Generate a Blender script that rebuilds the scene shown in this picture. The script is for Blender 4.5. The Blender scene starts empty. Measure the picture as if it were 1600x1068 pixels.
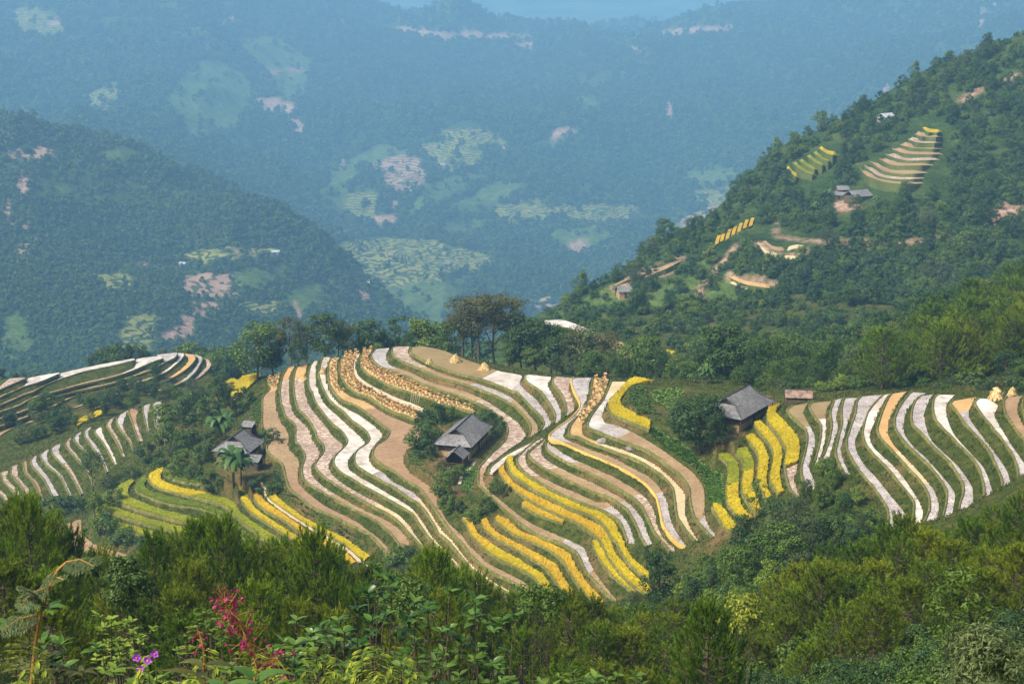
import bpy, math, random
import numpy as np
from mathutils import Vector
R = math.radians
C = bpy.context.scene.collection
SC = bpy.context.scene
random.seed(7)
RNG = np.random.default_rng(7)

# ------------------------------------------------------------------ camera, sky, sun, exposure
CZ = 130.0
PITCH = R(14.0)
F = 1600 * 55.0 / 36.0
cam = bpy.data.cameras.new('camera')
cam.lens = 55.0
cam.sensor_width = 36.0
cam.clip_start = 0.3
cam.clip_end = 30000
camo = bpy.data.objects.new('camera', cam)
camo.location = (0, 0, CZ)
camo.rotation_euler = (R(90) - PITCH, 0, 0)
C.objects.link(camo)
SC.camera = camo

SUN_EL, SUN_AZ = R(50), R(-125)        # azimuth measured from +Y towards +X
sdir = Vector((math.sin(SUN_AZ) * math.cos(SUN_EL), math.cos(SUN_AZ) * math.cos(SUN_EL), math.sin(SUN_EL)))
wd = bpy.data.worlds.new('World')
SC.world = wd
wd.use_nodes = True
nt = wd.node_tree
sky = nt.nodes.new('ShaderNodeTexSky')
sky.sky_type = 'NISHITA'
sky.sun_disc = False
sky.sun_elevation = SUN_EL
sky.sun_rotation = SUN_AZ
sky.air_density = 1.0
sky.dust_density = 4.0
sky.ozone_density = 1.0
nt.links.new(sky.outputs[0], nt.nodes['Background'].inputs[0])
nt.nodes['Background'].inputs[1].default_value = 0.05
sl = bpy.data.lights.new('sun', 'SUN')
sl.energy = 1.5
sl.angle = R(10)
sl.color = (1.0, 0.90, 0.74)
so = bpy.data.objects.new('sun', sl)
so.rotation_euler = (-sdir).to_track_quat('-Z', 'Y').to_euler()
so.location = (0, 0, 400)
C.objects.link(so)
SC.view_settings.view_transform = 'Standard'
SC.view_settings.look = 'None'
SC.view_settings.exposure = 1.95
SC.view_settings.gamma = 1.0
cy = SC.cycles
cy.use_denoising = True
cy.max_bounces = 6
cy.diffuse_bounces = 2
cy.glossy_bounces = 2
cy.transmission_bounces = 2
cy.volume_bounces = 2
cy.transparent_max_bounces = 4
cy.caustics_reflective = False
cy.caustics_refractive = False

# ------------------------------------------------------------------ helpers
def pray(u, v):
    """a = dx/dy and s = dz/dy of the sight line through point (u, v) of the 1600 px photograph"""
    u = np.asarray(u, float); v = np.asarray(v, float)
    t = (534 - v) / F
    dy = math.cos(PITCH) + t * math.sin(PITCH)
    dz = -math.sin(PITCH) + t * math.cos(PITCH)
    return (u - 800) / F / dy, dz / dy

def unproj(u, v, z):
    a, s = pray(u, v)
    y = (z - CZ) / s
    return a * y, y

def proj(x, y, z):
    dz = np.asarray(z) - CZ
    d = y * math.cos(PITCH) - dz * math.sin(PITCH)
    up = y * math.sin(PITCH) + dz * math.cos(PITCH)
    return 800 + F * x / d, 534 - F * up / d

def _lat(seed):
    r = np.random.default_rng(seed)
    return r.random((256, 256)).astype(np.float32)
_L = {}
def vnoise(x, y, seed=0):
    if seed not in _L: _L[seed] = _lat(seed + 100)
    L = _L[seed]
    xi = np.floor(x).astype(int); yi = np.floor(y).astype(int)
    fx = x - xi; fy = y - yi
    fx = fx * fx * fx * (fx * (fx * 6 - 15) + 10); fy = fy * fy * fy * (fy * (fy * 6 - 15) + 10)
    g = lambda i, j: L[(xi + i) & 255, (yi + j) & 255]
    return (g(0, 0) * (1 - fx) + g(1, 0) * fx) * (1 - fy) + (g(0, 1) * (1 - fx) + g(1, 1) * fx) * fy - 0.5

def fbm(x, y, seed=0, octs=4, ridged=False):
    o = 0; amp = 1.0
    for k in range(octs):
        n = vnoise(x * 2 ** k + 17.3 * k, y * 2 ** k - 9.1 * k, seed + k)
        if ridged: n = 0.5 - 2 * np.abs(n)
        o = o + amp * n; amp *= 0.5
    return o

def mesh_np(name, V, faces, mats=None, midx=None, smooth=False):
    """faces: list of (m,k) int arrays"""
    me = bpy.data.meshes.new(name)
    V = np.asarray(V, np.float32).reshape(-1, 3)
    me.vertices.add(len(V))
    me.vertices.foreach_set('co', V.ravel())
    if not isinstance(faces, (list, tuple)): faces = [faces]
    faces = [np.asarray(f, np.int32) for f in faces if len(f)]
    tot = np.concatenate([np.full(len(f), f.shape[1], np.int32) for f in faces])
    loops = np.concatenate([f.ravel() for f in faces])
    me.loops.add(len(loops))
    me.loops.foreach_set('vertex_index', loops)
    me.polygons.add(len(tot))
    st = np.zeros(len(tot), np.int32); st[1:] = np.cumsum(tot)[:-1]
    me.polygons.foreach_set('loop_start', st)
    me.polygons.foreach_set('loop_total', tot)
    for m in (mats or []): me.materials.append(m)
    if midx is not None: me.polygons.foreach_set('material_index', np.asarray(midx, np.int32))
    me.polygons.foreach_set('use_smooth', np.full(len(tot), smooth, bool))
    me.update(calc_edges=True)
    return me

def link(name, data, parent=None, loc=(0, 0, 0)):
    o = bpy.data.objects.new(name, data)
    o.location = loc
    C.objects.link(o)
    if parent: o.parent = parent
    return o

def tag(o, label=None, cat=None, group=None, kind=None):
    if label: o['label'] = label
    if cat: o['category'] = cat
    if group: o['group'] = group
    if kind: o['kind'] = kind
    return o

def empty(name, loc, rz=0, label=None, cat=None, group=None):
    o = bpy.data.objects.new(name, None)
    o.empty_display_size = 0.3
    o.location = loc; o.rotation_euler = (0, 0, rz)
    C.objects.link(o)
    return tag(o, label, cat, group)

class MB:
    """collects boxes, tubes and quads into one mesh"""
    def __init__(s): s.v = []; s.f3 = []; s.f4 = []
    def add(s, V, f4=(), f3=()):
        n = len(s.v); s.v += [tuple(map(float, p)) for p in V]
        s.f4 += [tuple(n + i for i in f) for f in f4]
        s.f3 += [tuple(n + i for i in f) for f in f3]
    def box(s, c, d, rz=0):
        cx, cy_, cz = c; hx, hy, hz = d[0] / 2, d[1] / 2, d[2] / 2
        ca, sa = math.cos(rz), math.sin(rz)
        V = []
        for z in (-hz, hz):
            for x, y in ((-hx, -hy), (hx, -hy), (hx, hy), (-hx, hy)):
                V.append((cx + x * ca - y * sa, cy_ + x * sa + y * ca, cz + z))
        s.add(V, [(0, 3, 2, 1), (4, 5, 6, 7), (0, 1, 5, 4), (1, 2, 6, 5), (2, 3, 7, 6), (3, 0, 4, 7)])
    def tube(s, pts, rad, n=6):
        pts = [Vector(p) for p in pts]
        rad = rad if isinstance(rad, (list, tuple)) else [rad] * len(pts)
        b = len(s.v)
        for i, p in enumerate(pts):
            t = (pts[min(i + 1, len(pts) - 1)] - pts[max(i - 1, 0)]).normalized()
            a = t.orthogonal().normalized() if i == 0 else (a - t * a.dot(t)).normalized()
            c = t.cross(a)
            for k in range(n):
                w = 2 * math.pi * k / n
                s.v.append(tuple(p + (a * math.cos(w) + c * math.sin(w)) * rad[i]))
        for i in range(len(pts) - 1):
            for k in range(n):
                k2 = (k + 1) % n
                s.f4.append((b + i * n + k, b + i * n + k2, b + (i + 1) * n + k2, b + (i + 1) * n + k))
    def slab(s, q, t):
        """quad q (4 points, counter-clockwise seen from above) thickened downwards by t"""
        q = [Vector(p) for p in q]
        nrm = (q[1] - q[0]).cross(q[-1] - q[0]).normalized()
        lo = [p - nrm * t for p in q]
        k = len(q)
        V = q + lo
        n = len(s.v); s.v += [tuple(p) for p in V]
        if k == 4:
            s.f4 += [(n, n + 1, n + 2, n + 3), (n + 7, n + 6, n + 5, n + 4)]
        else:
            s.f3 += [(n, n + 1, n + 2), (n + 5, n + 4, n + 3)]
        for i in range(k):
            j = (i + 1) % k
            s.f4.append((n + i, n + k + i, n + k + j, n + j))
    def mesh(s, name, mat, smooth=False):
        fs = []
        if s.f4: fs.append(np.array(s.f4))
        if s.f3: fs.append(np.array(s.f3))
        return mesh_np(name, s.v, fs, [mat] if mat else None, smooth=smooth)
    def build(s, name, mat, parent=None, smooth=False):
        return link(name, s.mesh(name, mat, smooth), parent)

# ------------------------------------------------------------------ materials
def new_mat(name, rough=0.9, spec=0.2):
    m = bpy.data.materials.new(name); m.use_nodes = True
    n = m.node_tree.nodes; b = n['Principled BSDF']
    b.inputs['Roughness'].default_value = rough
    b.inputs['Specular IOR Level'].default_value = spec
    return m, m.node_tree, b
def nd(t, kind, **kw):
    n = t.nodes.new(kind)
    for k, v in kw.items(): setattr(n, k, v)
    return n
def ramp(t, fac, stops):
    r = nd(t, 'ShaderNodeValToRGB')
    e = r.color_ramp.elements
    while len(e) < len(stops): e.new(0.5)
    for el, (p, c) in zip(e, stops):
        el.position = p; el.color = (*c, 1)
    t.links.new(fac, r.inputs[0])
    return r.outputs[0]
def noise(t, scale, detail=4, rough=0.6, co=None, dist=0.0):
    n = nd(t, 'ShaderNodeTexNoise')
    n.inputs['Scale'].default_value = scale; n.inputs['Detail'].default_value = detail
    n.inputs['Roughness'].default_value = rough; n.inputs['Distortion'].default_value = dist
    if co is None:
        co = nd(t, 'ShaderNodeNewGeometry').outputs['Position']
    t.links.new(co, n.inputs['Vector'])
    return n.outputs['Fac']
def mix(t, fac, a, b, blend='MIX'):
    m = nd(t, 'ShaderNodeMix', data_type='RGBA', blend_type=blend)
    for sock, val in ((m.inputs[0], fac), (m.inputs[6], a), (m.inputs[7], b)):
        if hasattr(val, 'is_linked') or hasattr(val, 'links'): t.links.new(val, sock)
        elif isinstance(val, (int, float)): sock.default_value = val
        else: sock.default_value = (*val, 1)
    return m.outputs[2]
def bump(t, b, h, strength, dist):
    n = nd(t, 'ShaderNodeBump')
    n.inputs['Strength'].default_value = strength; n.inputs['Distance'].default_value = dist
    t.links.new(h, n.inputs['Height']); t.links.new(n.outputs[0], b.inputs['Normal'])

def soil_mat(name, cols, scale, rough=0.95, bscale=4.0, bstr=0.5, speck=None, spec=0.2, big=0.12):
    """cols: ramp stops over noise; speck = (colour, scale, threshold) dark stubble dots"""
    m, t, b = new_mat(name, rough, spec)
    co = nd(t, 'ShaderNodeNewGeometry').outputs['Position']
    n1 = noise(t, scale, 6, 0.65, co, 0.4)
    c = ramp(t, n1, cols)
    nb = noise(t, big, 3, 0.5, co)
    c = mix(t, ramp(t, nb, [(0.35, (0, 0, 0)), (0.65, (0.45, 0.45, 0.45))]), c, tuple(0.72 * k for k in cols[0][1]))
    h = noise(t, bscale, 4, 0.7, co)
    if speck:
        vo = nd(t, 'ShaderNodeTexVoronoi'); vo.inputs['Scale'].default_value = speck[1]
        vo.inputs['Randomness'].default_value = 0.9
        t.links.new(co, vo.inputs['Vector'])
        msk = nd(t, 'ShaderNodeMath', operation='LESS_THAN'); t.links.new(vo.outputs['Distance'], msk.inputs[0])
        np_ = noise(t, 0.35, 3, 0.6, co)
        thr = nd(t, 'ShaderNodeMath', operation='MULTIPLY'); t.links.new(np_, thr.inputs[0]); thr.inputs[1].default_value = speck[2] * 2
        t.links.new(thr.outputs[0], msk.inputs[1])
        c = mix(t, msk.outputs[0], c, speck[0])
    t.links.new(c, b.inputs['Base Color'])
    bump(t, b, h, bstr, 0.15)
    return m

M = {}
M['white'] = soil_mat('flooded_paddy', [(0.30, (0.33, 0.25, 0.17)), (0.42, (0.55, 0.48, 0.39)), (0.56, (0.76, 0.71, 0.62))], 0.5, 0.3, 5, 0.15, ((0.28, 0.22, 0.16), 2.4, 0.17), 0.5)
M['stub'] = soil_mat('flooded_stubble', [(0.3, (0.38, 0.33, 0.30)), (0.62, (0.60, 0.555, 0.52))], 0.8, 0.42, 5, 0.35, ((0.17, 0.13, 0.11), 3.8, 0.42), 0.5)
M['pink'] = soil_mat('stubble_mud', [(0.34, (0.235, 0.15, 0.105)), (0.48, (0.40, 0.29, 0.21)), (0.62, (0.68, 0.60, 0.49))], 0.9, 0.55, 5, 0.4, ((0.16, 0.10, 0.065), 2.6, 0.34), 0.3)
M['tan'] = soil_mat('dry_paddy_soil', [(0.3, (0.25, 0.165, 0.085)), (0.65, (0.40, 0.29, 0.165))], 0.9, 0.95, 4, 0.6, ((0.16, 0.10, 0.055), 2.6, 0.28))
M['brown'] = soil_mat('ploughed_soil', [(0.3, (0.25, 0.155, 0.085)), (0.65, (0.37, 0.25, 0.145))], 0.7, 0.95, 5, 0.6, ((0.16, 0.10, 0.06), 2.6, 0.2))
M['orange'] = soil_mat('orange_soil', [(0.3, (0.44, 0.27, 0.11)), (0.65, (0.55, 0.36, 0.16))], 1.0, 0.95, 4, 0.4)
M['olive'] = soil_mat('olive_pond', [(0.3, (0.22, 0.16, 0.06)), (0.65, (0.29, 0.21, 0.09))], 0.4, 0.5, 3, 0.1, None, 0.3)
M['cream'] = soil_mat('pale_straw_soil', [(0.3, (0.42, 0.32, 0.17)), (0.62, (0.66, 0.55, 0.35))], 1.2, 0.8, 4, 0.5, ((0.34, 0.22, 0.10), 3.0, 0.22))
M['straw'] = soil_mat('straw_ground', [(0.3, (0.36, 0.22, 0.09)), (0.65, (0.58, 0.40, 0.18))], 1.6, 0.95, 4, 0.6, ((0.22, 0.13, 0.06), 2.4, 0.25))
M['greenp'] = soil_mat('grassy_bench', [(0.3, (0.06, 0.085, 0.02)), (0.65, (0.12, 0.15, 0.035))], 1.2, 0.95, 4, 0.6)
M['rim'] = soil_mat('straw_on_bund', [(0.3, (0.42, 0.26, 0.05)), (0.6, (0.66, 0.45, 0.12))], 1.6, 0.95, 5, 0.6)
M['path'] = soil_mat('path_soil', [(0.3, (0.45, 0.36, 0.25)), (0.65, (0.62, 0.53, 0.40))], 1.5, 0.95, 5, 0.4)
M['bund'] = soil_mat('bund_grass', [(0.3, (0.075, 0.088, 0.020)), (0.5, (0.13, 0.135, 0.035)), (0.68, (0.26, 0.22, 0.09))], 1.1, 0.95, 4, 0.6)

def rice_mat(name, c1, c2, c3):
    m, t, b = new_mat(name, 0.85, 0.15)
    co = nd(t, 'ShaderNodeNewGeometry')
    n1 = noise(t, 1.3, 5, 0.7, co.outputs['Position'])
    c = ramp(t, n1, [(0.32, c1), (0.5, c2), (0.68, c3)])
    n2 = noise(t, 0.12, 3, 0.5, co.outputs['Position'])
    c = mix(t, ramp(t, n2, [(0.4, (0, 0, 0)), (0.65, (0.5, 0.5, 0.5))]), c, c1)
    t.links.new(c, b.inputs['Base Color'])
    h = noise(t, 6, 4, 0.7, co.outputs['Position'])
    bump(t, b, h, 0.6, 0.2)
    return m
M['rice_y'] = rice_mat('ripe_rice', (0.28, 0.22, 0.010), (0.42, 0.325, 0.010), (0.54, 0.43, 0.02))
M['rice_o'] = rice_mat('golden_rice', (0.32, 0.20, 0.012), (0.44, 0.29, 0.018), (0.54, 0.38, 0.04))
M['rice_g'] = rice_mat('ripening_rice', (0.11, 0.14, 0.008), (0.19, 0.215, 0.010), (0.32, 0.30, 0.014))
M['rice_d'] = rice_mat('green_rice', (0.055, 0.09, 0.008), (0.095, 0.135, 0.010), (0.17, 0.20, 0.013))

def leaf_mat(name, c1, c2, c3, trans=0.25, rough=0.55):
    """foliage: colour varies from leaf to leaf and from plant to plant"""
    m, t, b = new_mat(name, rough, 0.3)
    g = nd(t, 'ShaderNodeNewGeometry')
    oi = nd(t, 'ShaderNodeObjectInfo')
    c = ramp(t, g.outputs['Random Per Island'], [(0.0, c1), (0.5, c2), (1.0, c3)])
    hs = nd(t, 'ShaderNodeHueSaturation')
    mr = nd(t, 'ShaderNodeMapRange'); t.links.new(oi.outputs['Random'], mr.inputs[0])
    mr.inputs[3].default_value = 0.72; mr.inputs[4].default_value = 1.3
    t.links.new(mr.outputs[0], hs.inputs['Value'])
    mr2 = nd(t, 'ShaderNodeMapRange'); t.links.new(oi.outputs['Random'], mr2.inputs[0])
    mr2.inputs[3].default_value = 0.515; mr2.inputs[4].default_value = 0.487
    t.links.new(mr2.outputs[0], hs.inputs['Hue'])
    t.links.new(c, hs.inputs['Color'])
    t.links.new(hs.outputs[0], b.inputs['Base Color'])
    tr = nd(t, 'ShaderNodeBsdfTranslucent'); t.links.new(hs.outputs[0], tr.inputs[0])
    ms = nd(t, 'ShaderNodeMixShader'); ms.inputs[0].default_value = trans
    t.links.new(b.outputs[0], ms.inputs[1]); t.links.new(tr.outputs[0], ms.inputs[2])
    t.links.new(ms.outputs[0], t.nodes['Material Output'].inputs[0])
    return m
M['l_dark'] = leaf_mat('dark_foliage', (0.022, 0.048, 0.010), (0.042, 0.088, 0.016), (0.080, 0.150, 0.026), 0.3)
M['l_mid'] = leaf_mat('mid_foliage', (0.038, 0.075, 0.010), (0.072, 0.135, 0.016), (0.125, 0.205, 0.026), 0.3)
M['l_light'] = leaf_mat('light_foliage', (0.065, 0.115, 0.012), (0.115, 0.185, 0.018), (0.18, 0.26, 0.03), 0.3)
M['l_olive'] = leaf_mat('olive_foliage', (0.050, 0.056, 0.014), (0.085, 0.092, 0.022), (0.13, 0.13, 0.035), 0.3)
M['l_teal'] = leaf_mat('bluish_foliage', (0.022, 0.050, 0.016), (0.042, 0.092, 0.028), (0.080, 0.155, 0.042), 0.3)
M['l_pine'] = leaf_mat('pine_needles', (0.045, 0.100, 0.004), (0.115, 0.205, 0.006), (0.21, 0.31, 0.009), 0.45)
M['l_pine2'] = leaf_mat('warm_pine_needles', (0.075, 0.112, 0.004), (0.155, 0.210, 0.006), (0.24, 0.30, 0.009), 0.45)
M['l_grey'] = leaf_mat('grey_green_foliage', (0.042, 0.068, 0.022), (0.075, 0.110, 0.034), (0.125, 0.165, 0.055), 0.3)
M['l_yel'] = leaf_mat('yellow_green_foliage', (0.08, 0.12, 0.010), (0.15, 0.20, 0.015), (0.26, 0.30, 0.02))
M['l_gloss'] = leaf_mat('glossy_foliage', (0.022, 0.060, 0.010), (0.050, 0.115, 0.018), (0.11, 0.20, 0.03), 0.25, 0.32)
M['l_banana'] = leaf_mat('banana_foliage', (0.035, 0.085, 0.018), (0.06, 0.13, 0.025), (0.12, 0.20, 0.04), 0.3, 0.4)
M['l_veg'] = leaf_mat('vegetable_foliage', (0.04, 0.10, 0.012), (0.08, 0.17, 0.02), (0.14, 0.25, 0.03))
M['grass'] = leaf_mat('bank_grass', (0.024, 0.040, 0.006), (0.050, 0.075, 0.010), (0.11, 0.125, 0.022), 0.25, 0.8)
M['straw_b'] = leaf_mat('rice_straw', (0.50, 0.33, 0.13), (0.68, 0.48, 0.22), (0.80, 0.61, 0.32), 0.2, 0.9)
M['pinkfl'] = leaf_mat('pink_petals', (0.20, 0.016, 0.055), (0.30, 0.022, 0.085), (0.42, 0.05, 0.15), 0.3)
M['purplefl'] = leaf_mat('purple_petals', (0.28, 0.04, 0.42), (0.38, 0.06, 0.55), (0.5, 0.10, 0.65), 0.3)
M['bark'] = soil_mat('bark', [(0.3, (0.07, 0.05, 0.035)), (0.65, (0.15, 0.115, 0.08))], 3.0, 0.95, 8, 0.8)
M['stem'] = soil_mat('orange_stem', [(0.3, (0.26, 0.13, 0.03)), (0.65, (0.40, 0.22, 0.06))], 6.0, 0.7, 20, 0.3)
# ------------------------------------------------------------------ terraces: every bench is level, so its two edges
# (outer lip and inner foot line) fix it in space once its height is known.  z = ZB + level * HL
ZB, HL = 23.0, 1.2
STRIPS = {}
def S(name, level, lip, back, kind, z=None):
    P = lambda s: np.array([[float(q) for q in p.split(',')] for p in s.split()])
    STRIPS[name] = (ZB + level * HL if z is None else z, P(lip), P(back), kind)
# left flank of the main hill
S('A1', -9, '419,592 421,608 411,620 410,642 411,668 427,681 416.5,699.5 427,713 440.5,723.5 446.5,744.5 452.5,761 469,776 490,792.5 520,804.5 542.5,816.5 565,827 580,836.5 595,853 605.5,865 616,875.5',
  '437,588 436,596 431,614 430,626 433,641 439,659 446.5,669.5 451,680 451,699.5 463,713 467.5,723.5 466,740 466,753.5 484,771.5 505,788 527.5,800 553,812 572.5,826 587.5,836.5 604,853 617.5,865 625,874', 'straw:.06,tan:.45,brown')
S('A2', -8, '449,575 442,587 438,605 439,626 445,647 455.5,657.5 461.5,665 462,689 466,692 475,707 476.5,716 472,731 473.5,744.5 484,756.5 505,768.5 527.5,782 553,795.5 572.5,805 590,815 610,832 623.5,850 626,856',
  '461,571 453,587 452,608 453,627.5 460,647 470.5,657.5 481,668 487,680 490,689 499,702.5 498,714.5 487,728 487,740 496,752 514,765.5 535,777.5 562,792.5 587.5,804.5 610,815.5 632.5,833.5 641,850', 'orange:.06,pink:.62,tan')
S('A3', -7, '468,570 461.5,578 458.5,599 460,615.5 464.5,635 476.5,648.5 487,662 493,674 496,683 505,695 506.5,704 496,719 493,728 502,740 520,753.5 542.5,767 565,780.5 590,794 606,801.5 625,815.5 640,833.5 655,848.5 670,866.5 685,880 700,898 719.5,923.5',
  '481,566 478,579.5 475,594.5 476.5,611 482.5,632 496,650 511,668 520,681 535,693.5 533.5,702.5 518.5,716 514,729.5 520,741.5 532,752 550,764 572.5,776 595,788 620,802 638.5,818.5 647.5,833.5 662.5,853 674,866.5 688,880 703,896 723,922', 'orange:.05,pink:.6,cream:.8,tan')
S('A4', -6, '490,564 485.5,570.5 482,585.5 482.5,602 488.5,614 493,627.5 505,644 520,662 535,674 542.5,687.5 539.5,696.5 524.5,711.5 521.5,722 529,734 550,747.5 572.5,761 595,773 620,787 644.5,802 655,818.5 670,839.5 685,854.5 700,871 715,886 730,905.5 745,914 762.5,925 785,940',
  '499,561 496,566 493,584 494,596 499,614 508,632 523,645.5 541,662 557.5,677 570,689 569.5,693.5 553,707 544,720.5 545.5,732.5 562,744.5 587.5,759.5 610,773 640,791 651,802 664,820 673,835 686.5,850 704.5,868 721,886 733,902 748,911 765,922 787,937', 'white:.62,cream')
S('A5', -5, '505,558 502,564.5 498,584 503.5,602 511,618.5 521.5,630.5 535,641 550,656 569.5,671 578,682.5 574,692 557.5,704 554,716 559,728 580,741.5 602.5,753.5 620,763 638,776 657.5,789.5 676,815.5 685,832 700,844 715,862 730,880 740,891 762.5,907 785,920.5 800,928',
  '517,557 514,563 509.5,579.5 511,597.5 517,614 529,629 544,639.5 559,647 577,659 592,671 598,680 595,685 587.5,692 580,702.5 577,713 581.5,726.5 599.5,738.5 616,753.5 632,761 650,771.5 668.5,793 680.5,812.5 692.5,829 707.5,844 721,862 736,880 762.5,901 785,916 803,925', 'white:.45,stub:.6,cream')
S('A6', -4, '520,559 514,566 513,579.5 515.5,600.5 524.5,614 535,624.5 557.5,633.5 577,647 595,662 608.5,672.5 604,684.5 586,698 583,711 594.5,723.5 615.5,735.5 635,750.5 653,759.5 665,773 679,793 692.5,812.5 707.5,833.5 722.5,848.5 736,866.5 762.5,889 792.5,904 812,914.5 830,932.5',
  '530,558 526,572 529,597.5 532,606.5 550,620 569.5,626 589,638 610,650 640,662 660,670 668,688 645,697 634,708.5 632,722 641,737 656,747.5 674,761 681.5,773 686,790 700,815.5 721,835 733,850 748,865 757,875 774.5,886 803,899.5 824,913 836,928', 'straw:.2,brown:.7,tan')
S('A7', -3, '536,556 532,569 533.5,587 541,600.5 557.5,614 577,620 595,632 617.5,644 630,647 648,654.5',
  '563,551 551.5,569 554.5,587 562,600.5 580,611 602.5,619 630,632 661,644', 'straw')
S('A8', -2, '560,553 553,567 556,587 572.5,600.5 595,613 620,625 640,632.5 660,641',
  '563,553 556,567 559,585 574,598 596,610 622,622 642,629 662,637.5', 'path')
S('A9', -1, '567,550 563.5,560 565,572 575.5,584 592,593 613,603 645,614 670.5,623 697.5,632 720,638 741,644',
  '582,545 576,560 583,570.5 599.5,579.5 622,590 649.5,602 675,615.5 705,626 727.5,633.5 743,641', 'straw')
# upper right of the main hill, wrapping round the house
S('B1', 0, '588,545 581,552 581.5,560 593.5,572 610,578 640,588.5 652.5,596 690,609.5 727.5,621.5 757.5,635 780,650 792,663.5 793.5,675.5 790,686 782,696.5 765.5,711.5 749,731 747.5,744.5 749,756.5 762.5,770 779.5,788 795,801 815,818.5 845,836.5 875,847 902,864 915.5,890.5 935,913 953,932.5 965,944.5',
  '608.5,543.5 604,555.5 610,570.5 637.5,579.5 667.5,594.5 697.5,603.5 727.5,611 757.5,624.5 787.5,644 810,660.5 820.5,675.5 820.5,683 813,690 796,701 782,711.5 761,729.5 756.5,744.5 759.5,759.5 773,773 804.5,799 830,817 860,830.5 890,844 912.5,856 923,880 938,905.5 950,920 966,940', 'stub:.07,tan:.28,pink:.52,tan:.8,stub:.9,tan')
S('B2', 1.4, '616,541.5 613,545 615,555.5 633,566 660,576.5 684,588.5 720,597.5 750,608 780,620 807,636.5 825,656 829.5,669.5 826,684',
  '640,541 637.5,549.5 645,558.5 667.5,570.5 690,579.5 727.5,593 757.5,602 787.5,614 810,629 829.5,650 840,665 841,674', 'pink:.2,tan:.5,stub:.75,tan')
S('B3', 2.45, '642,542.5 642,551 660,561.5 682.5,572 712.5,582.5 738,588.5 765,596 801,611 810,613.5 829.5,634.5 846,651 850,663 842,675',
  '660,540.5 690,546.5 720,558.5 750,569 780,579.5 800,583 815.5,587 812,598 822,609 840,625.5 855,646.5 862,661 860,664', 'olive:.47,white:.66,stub')
S('B4', 4, '826,585 820,588 825,597 844.5,610.5 861,633 868,648 866,661', '861,588.5 860,592.5 857,603 868.5,624 876,640.5 877.5,655.5 877,657', 'white:.4,stub')
S('B5', 5.3, '869,588 864,592.5 865.5,600 877.5,615 885,634.5 884,650', '893,590 891,597 891,612 897,628.5 897,640 896,642', 'pink')
S('B6', 6.7, '896,590 892.5,594 897,610.5 906,628.5 904.5,639 891,654 870,669 858,681 864,688.5 876,690 894,699 915,708 937.5,717 965,729 987.5,741 1010,757.5 1025,775.5 1031,795 1035.5,817.5 1047.5,837 1064,852 1071,854',
  '924,590 921,597 918,619.5 912,633 903,648 889.5,660 882,675 882,684 900,691.5 922.5,699 945,709.5 960,712.5 975,723 997.5,735 1017.5,747 1032.5,763.5 1043,784.5 1046,804 1053.5,825 1065.5,843 1073,853', 'stub:.33,tan:.75,stub')
S('B7', 7.8, '929,590 926,594 922.5,621 915,636 903,649.5 892.5,663 889,673.5 892.5,680 904.5,682.5 922.5,691.5 945,699 960,705 990,715.5 1010,726 1032.5,741 1050.5,760.5 1055,783 1058,805.5 1070,825 1086.5,844.5',
  '951,592 949.5,598.5 946.5,609 939,625.5 924,642 913.5,657 909,672 915,681 945,693 975,702 997.5,711 1023,724.5 1042.5,739.5 1055,751.5 1070,769.5 1071.5,786 1071.5,804 1079,823.5 1091,843', 'straw:.36,cream')
S('B8', 9.1, '955,596 950,609 942,625.5 927,645 919.5,660 920.5,668 937.5,675 967.5,687 1005,700.5 1027.5,714 1050,732 1062.5,741 1076,760.5 1079,783 1085,807 1097,822 1115,840',
  '980,596 967.5,609 949.5,630 942,646.5 945,660 963,663 990,675 1020,693 1042.5,708 1065,724.5 1085,740 1098.5,760.5 1101.5,783 1101.5,805.5 1109,822 1118,834', 'cream:.06,white:.25,stub:.36,tan:.9,stub')
S('B9', 10.4, '993,592 982,596 970,608.5 953,626.5 950,637 957.5,647.5 975.5,655 998,664 1015,671', '1020,597.5 997.5,601.5 985.5,606 973.5,619.5 969,630 976.5,640.5 997.5,651 1016,660', 'rice_y')
# right middle, below the lane
S('Y3', 1.2, '816,789 830,798 850,807.5 880,818', '820,786 850,799.5 883,814.5', 'rice_o')
S('Y4', 1.2, '926,847.5 931,862 944,884 964,905 990,925 1022,942', '934,847.5 941,862 953,878 973,898.5 997,917 1023,934', 'rice_y')
S('Y2', 2.0, '771,727 776.5,733 784,744 796,759.5 817,774 844,790.5 872.5,804 902.5,817 927.5,834.5 942.5,851 950,869 965,890 985,910.5 1007.5,927 1022.5,934.5',
  '787,721 788.5,737 800.5,755 820,768.5 850,783.5 880,797 910,812 934,822.5 946,833 955,851 959.5,864.5 976,885.5 994,905 1015,918.5 1022.5,925', 'rice_o:.62,rice_y')
S('Y1', 3.0, '791,717 793.5,723 797.5,736.5 812.5,750 835,765 865,780 895,795 925,805.5 944.5,820.5 955,838 962,844 970,860 982,877.5 998.5,894 1013.5,906',
  '801,715 800.5,719 806.5,735.5 820,746 850,765.5 880,779 910,792.5 940,804.5 959.5,819.5 968.5,838 985,872 1000,887 1014.5,898', 'rice_y')
S('Z1', -3, '722.5,811 730,820 733,831 740,840 749,848 757,858 777.5,872 800,882.5 824,894.5 837.5,905 849.5,923 860,936', '737,814 745,834 750,840 759.5,847 785,863.5 815,880 836,893.5 851,904 868,931', 'rice_o:.3,rice_y')
S('Z2', -2, '752,816 759.5,828.5 777.5,842 800,854 830,872 852.5,887 864.5,902 879.5,924 902,945', '760,812.5 770,829 791,844 818,857.5 845,871 867.5,884.5 878,899.5 890,920.5 907,940', 'rice_o')
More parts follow.
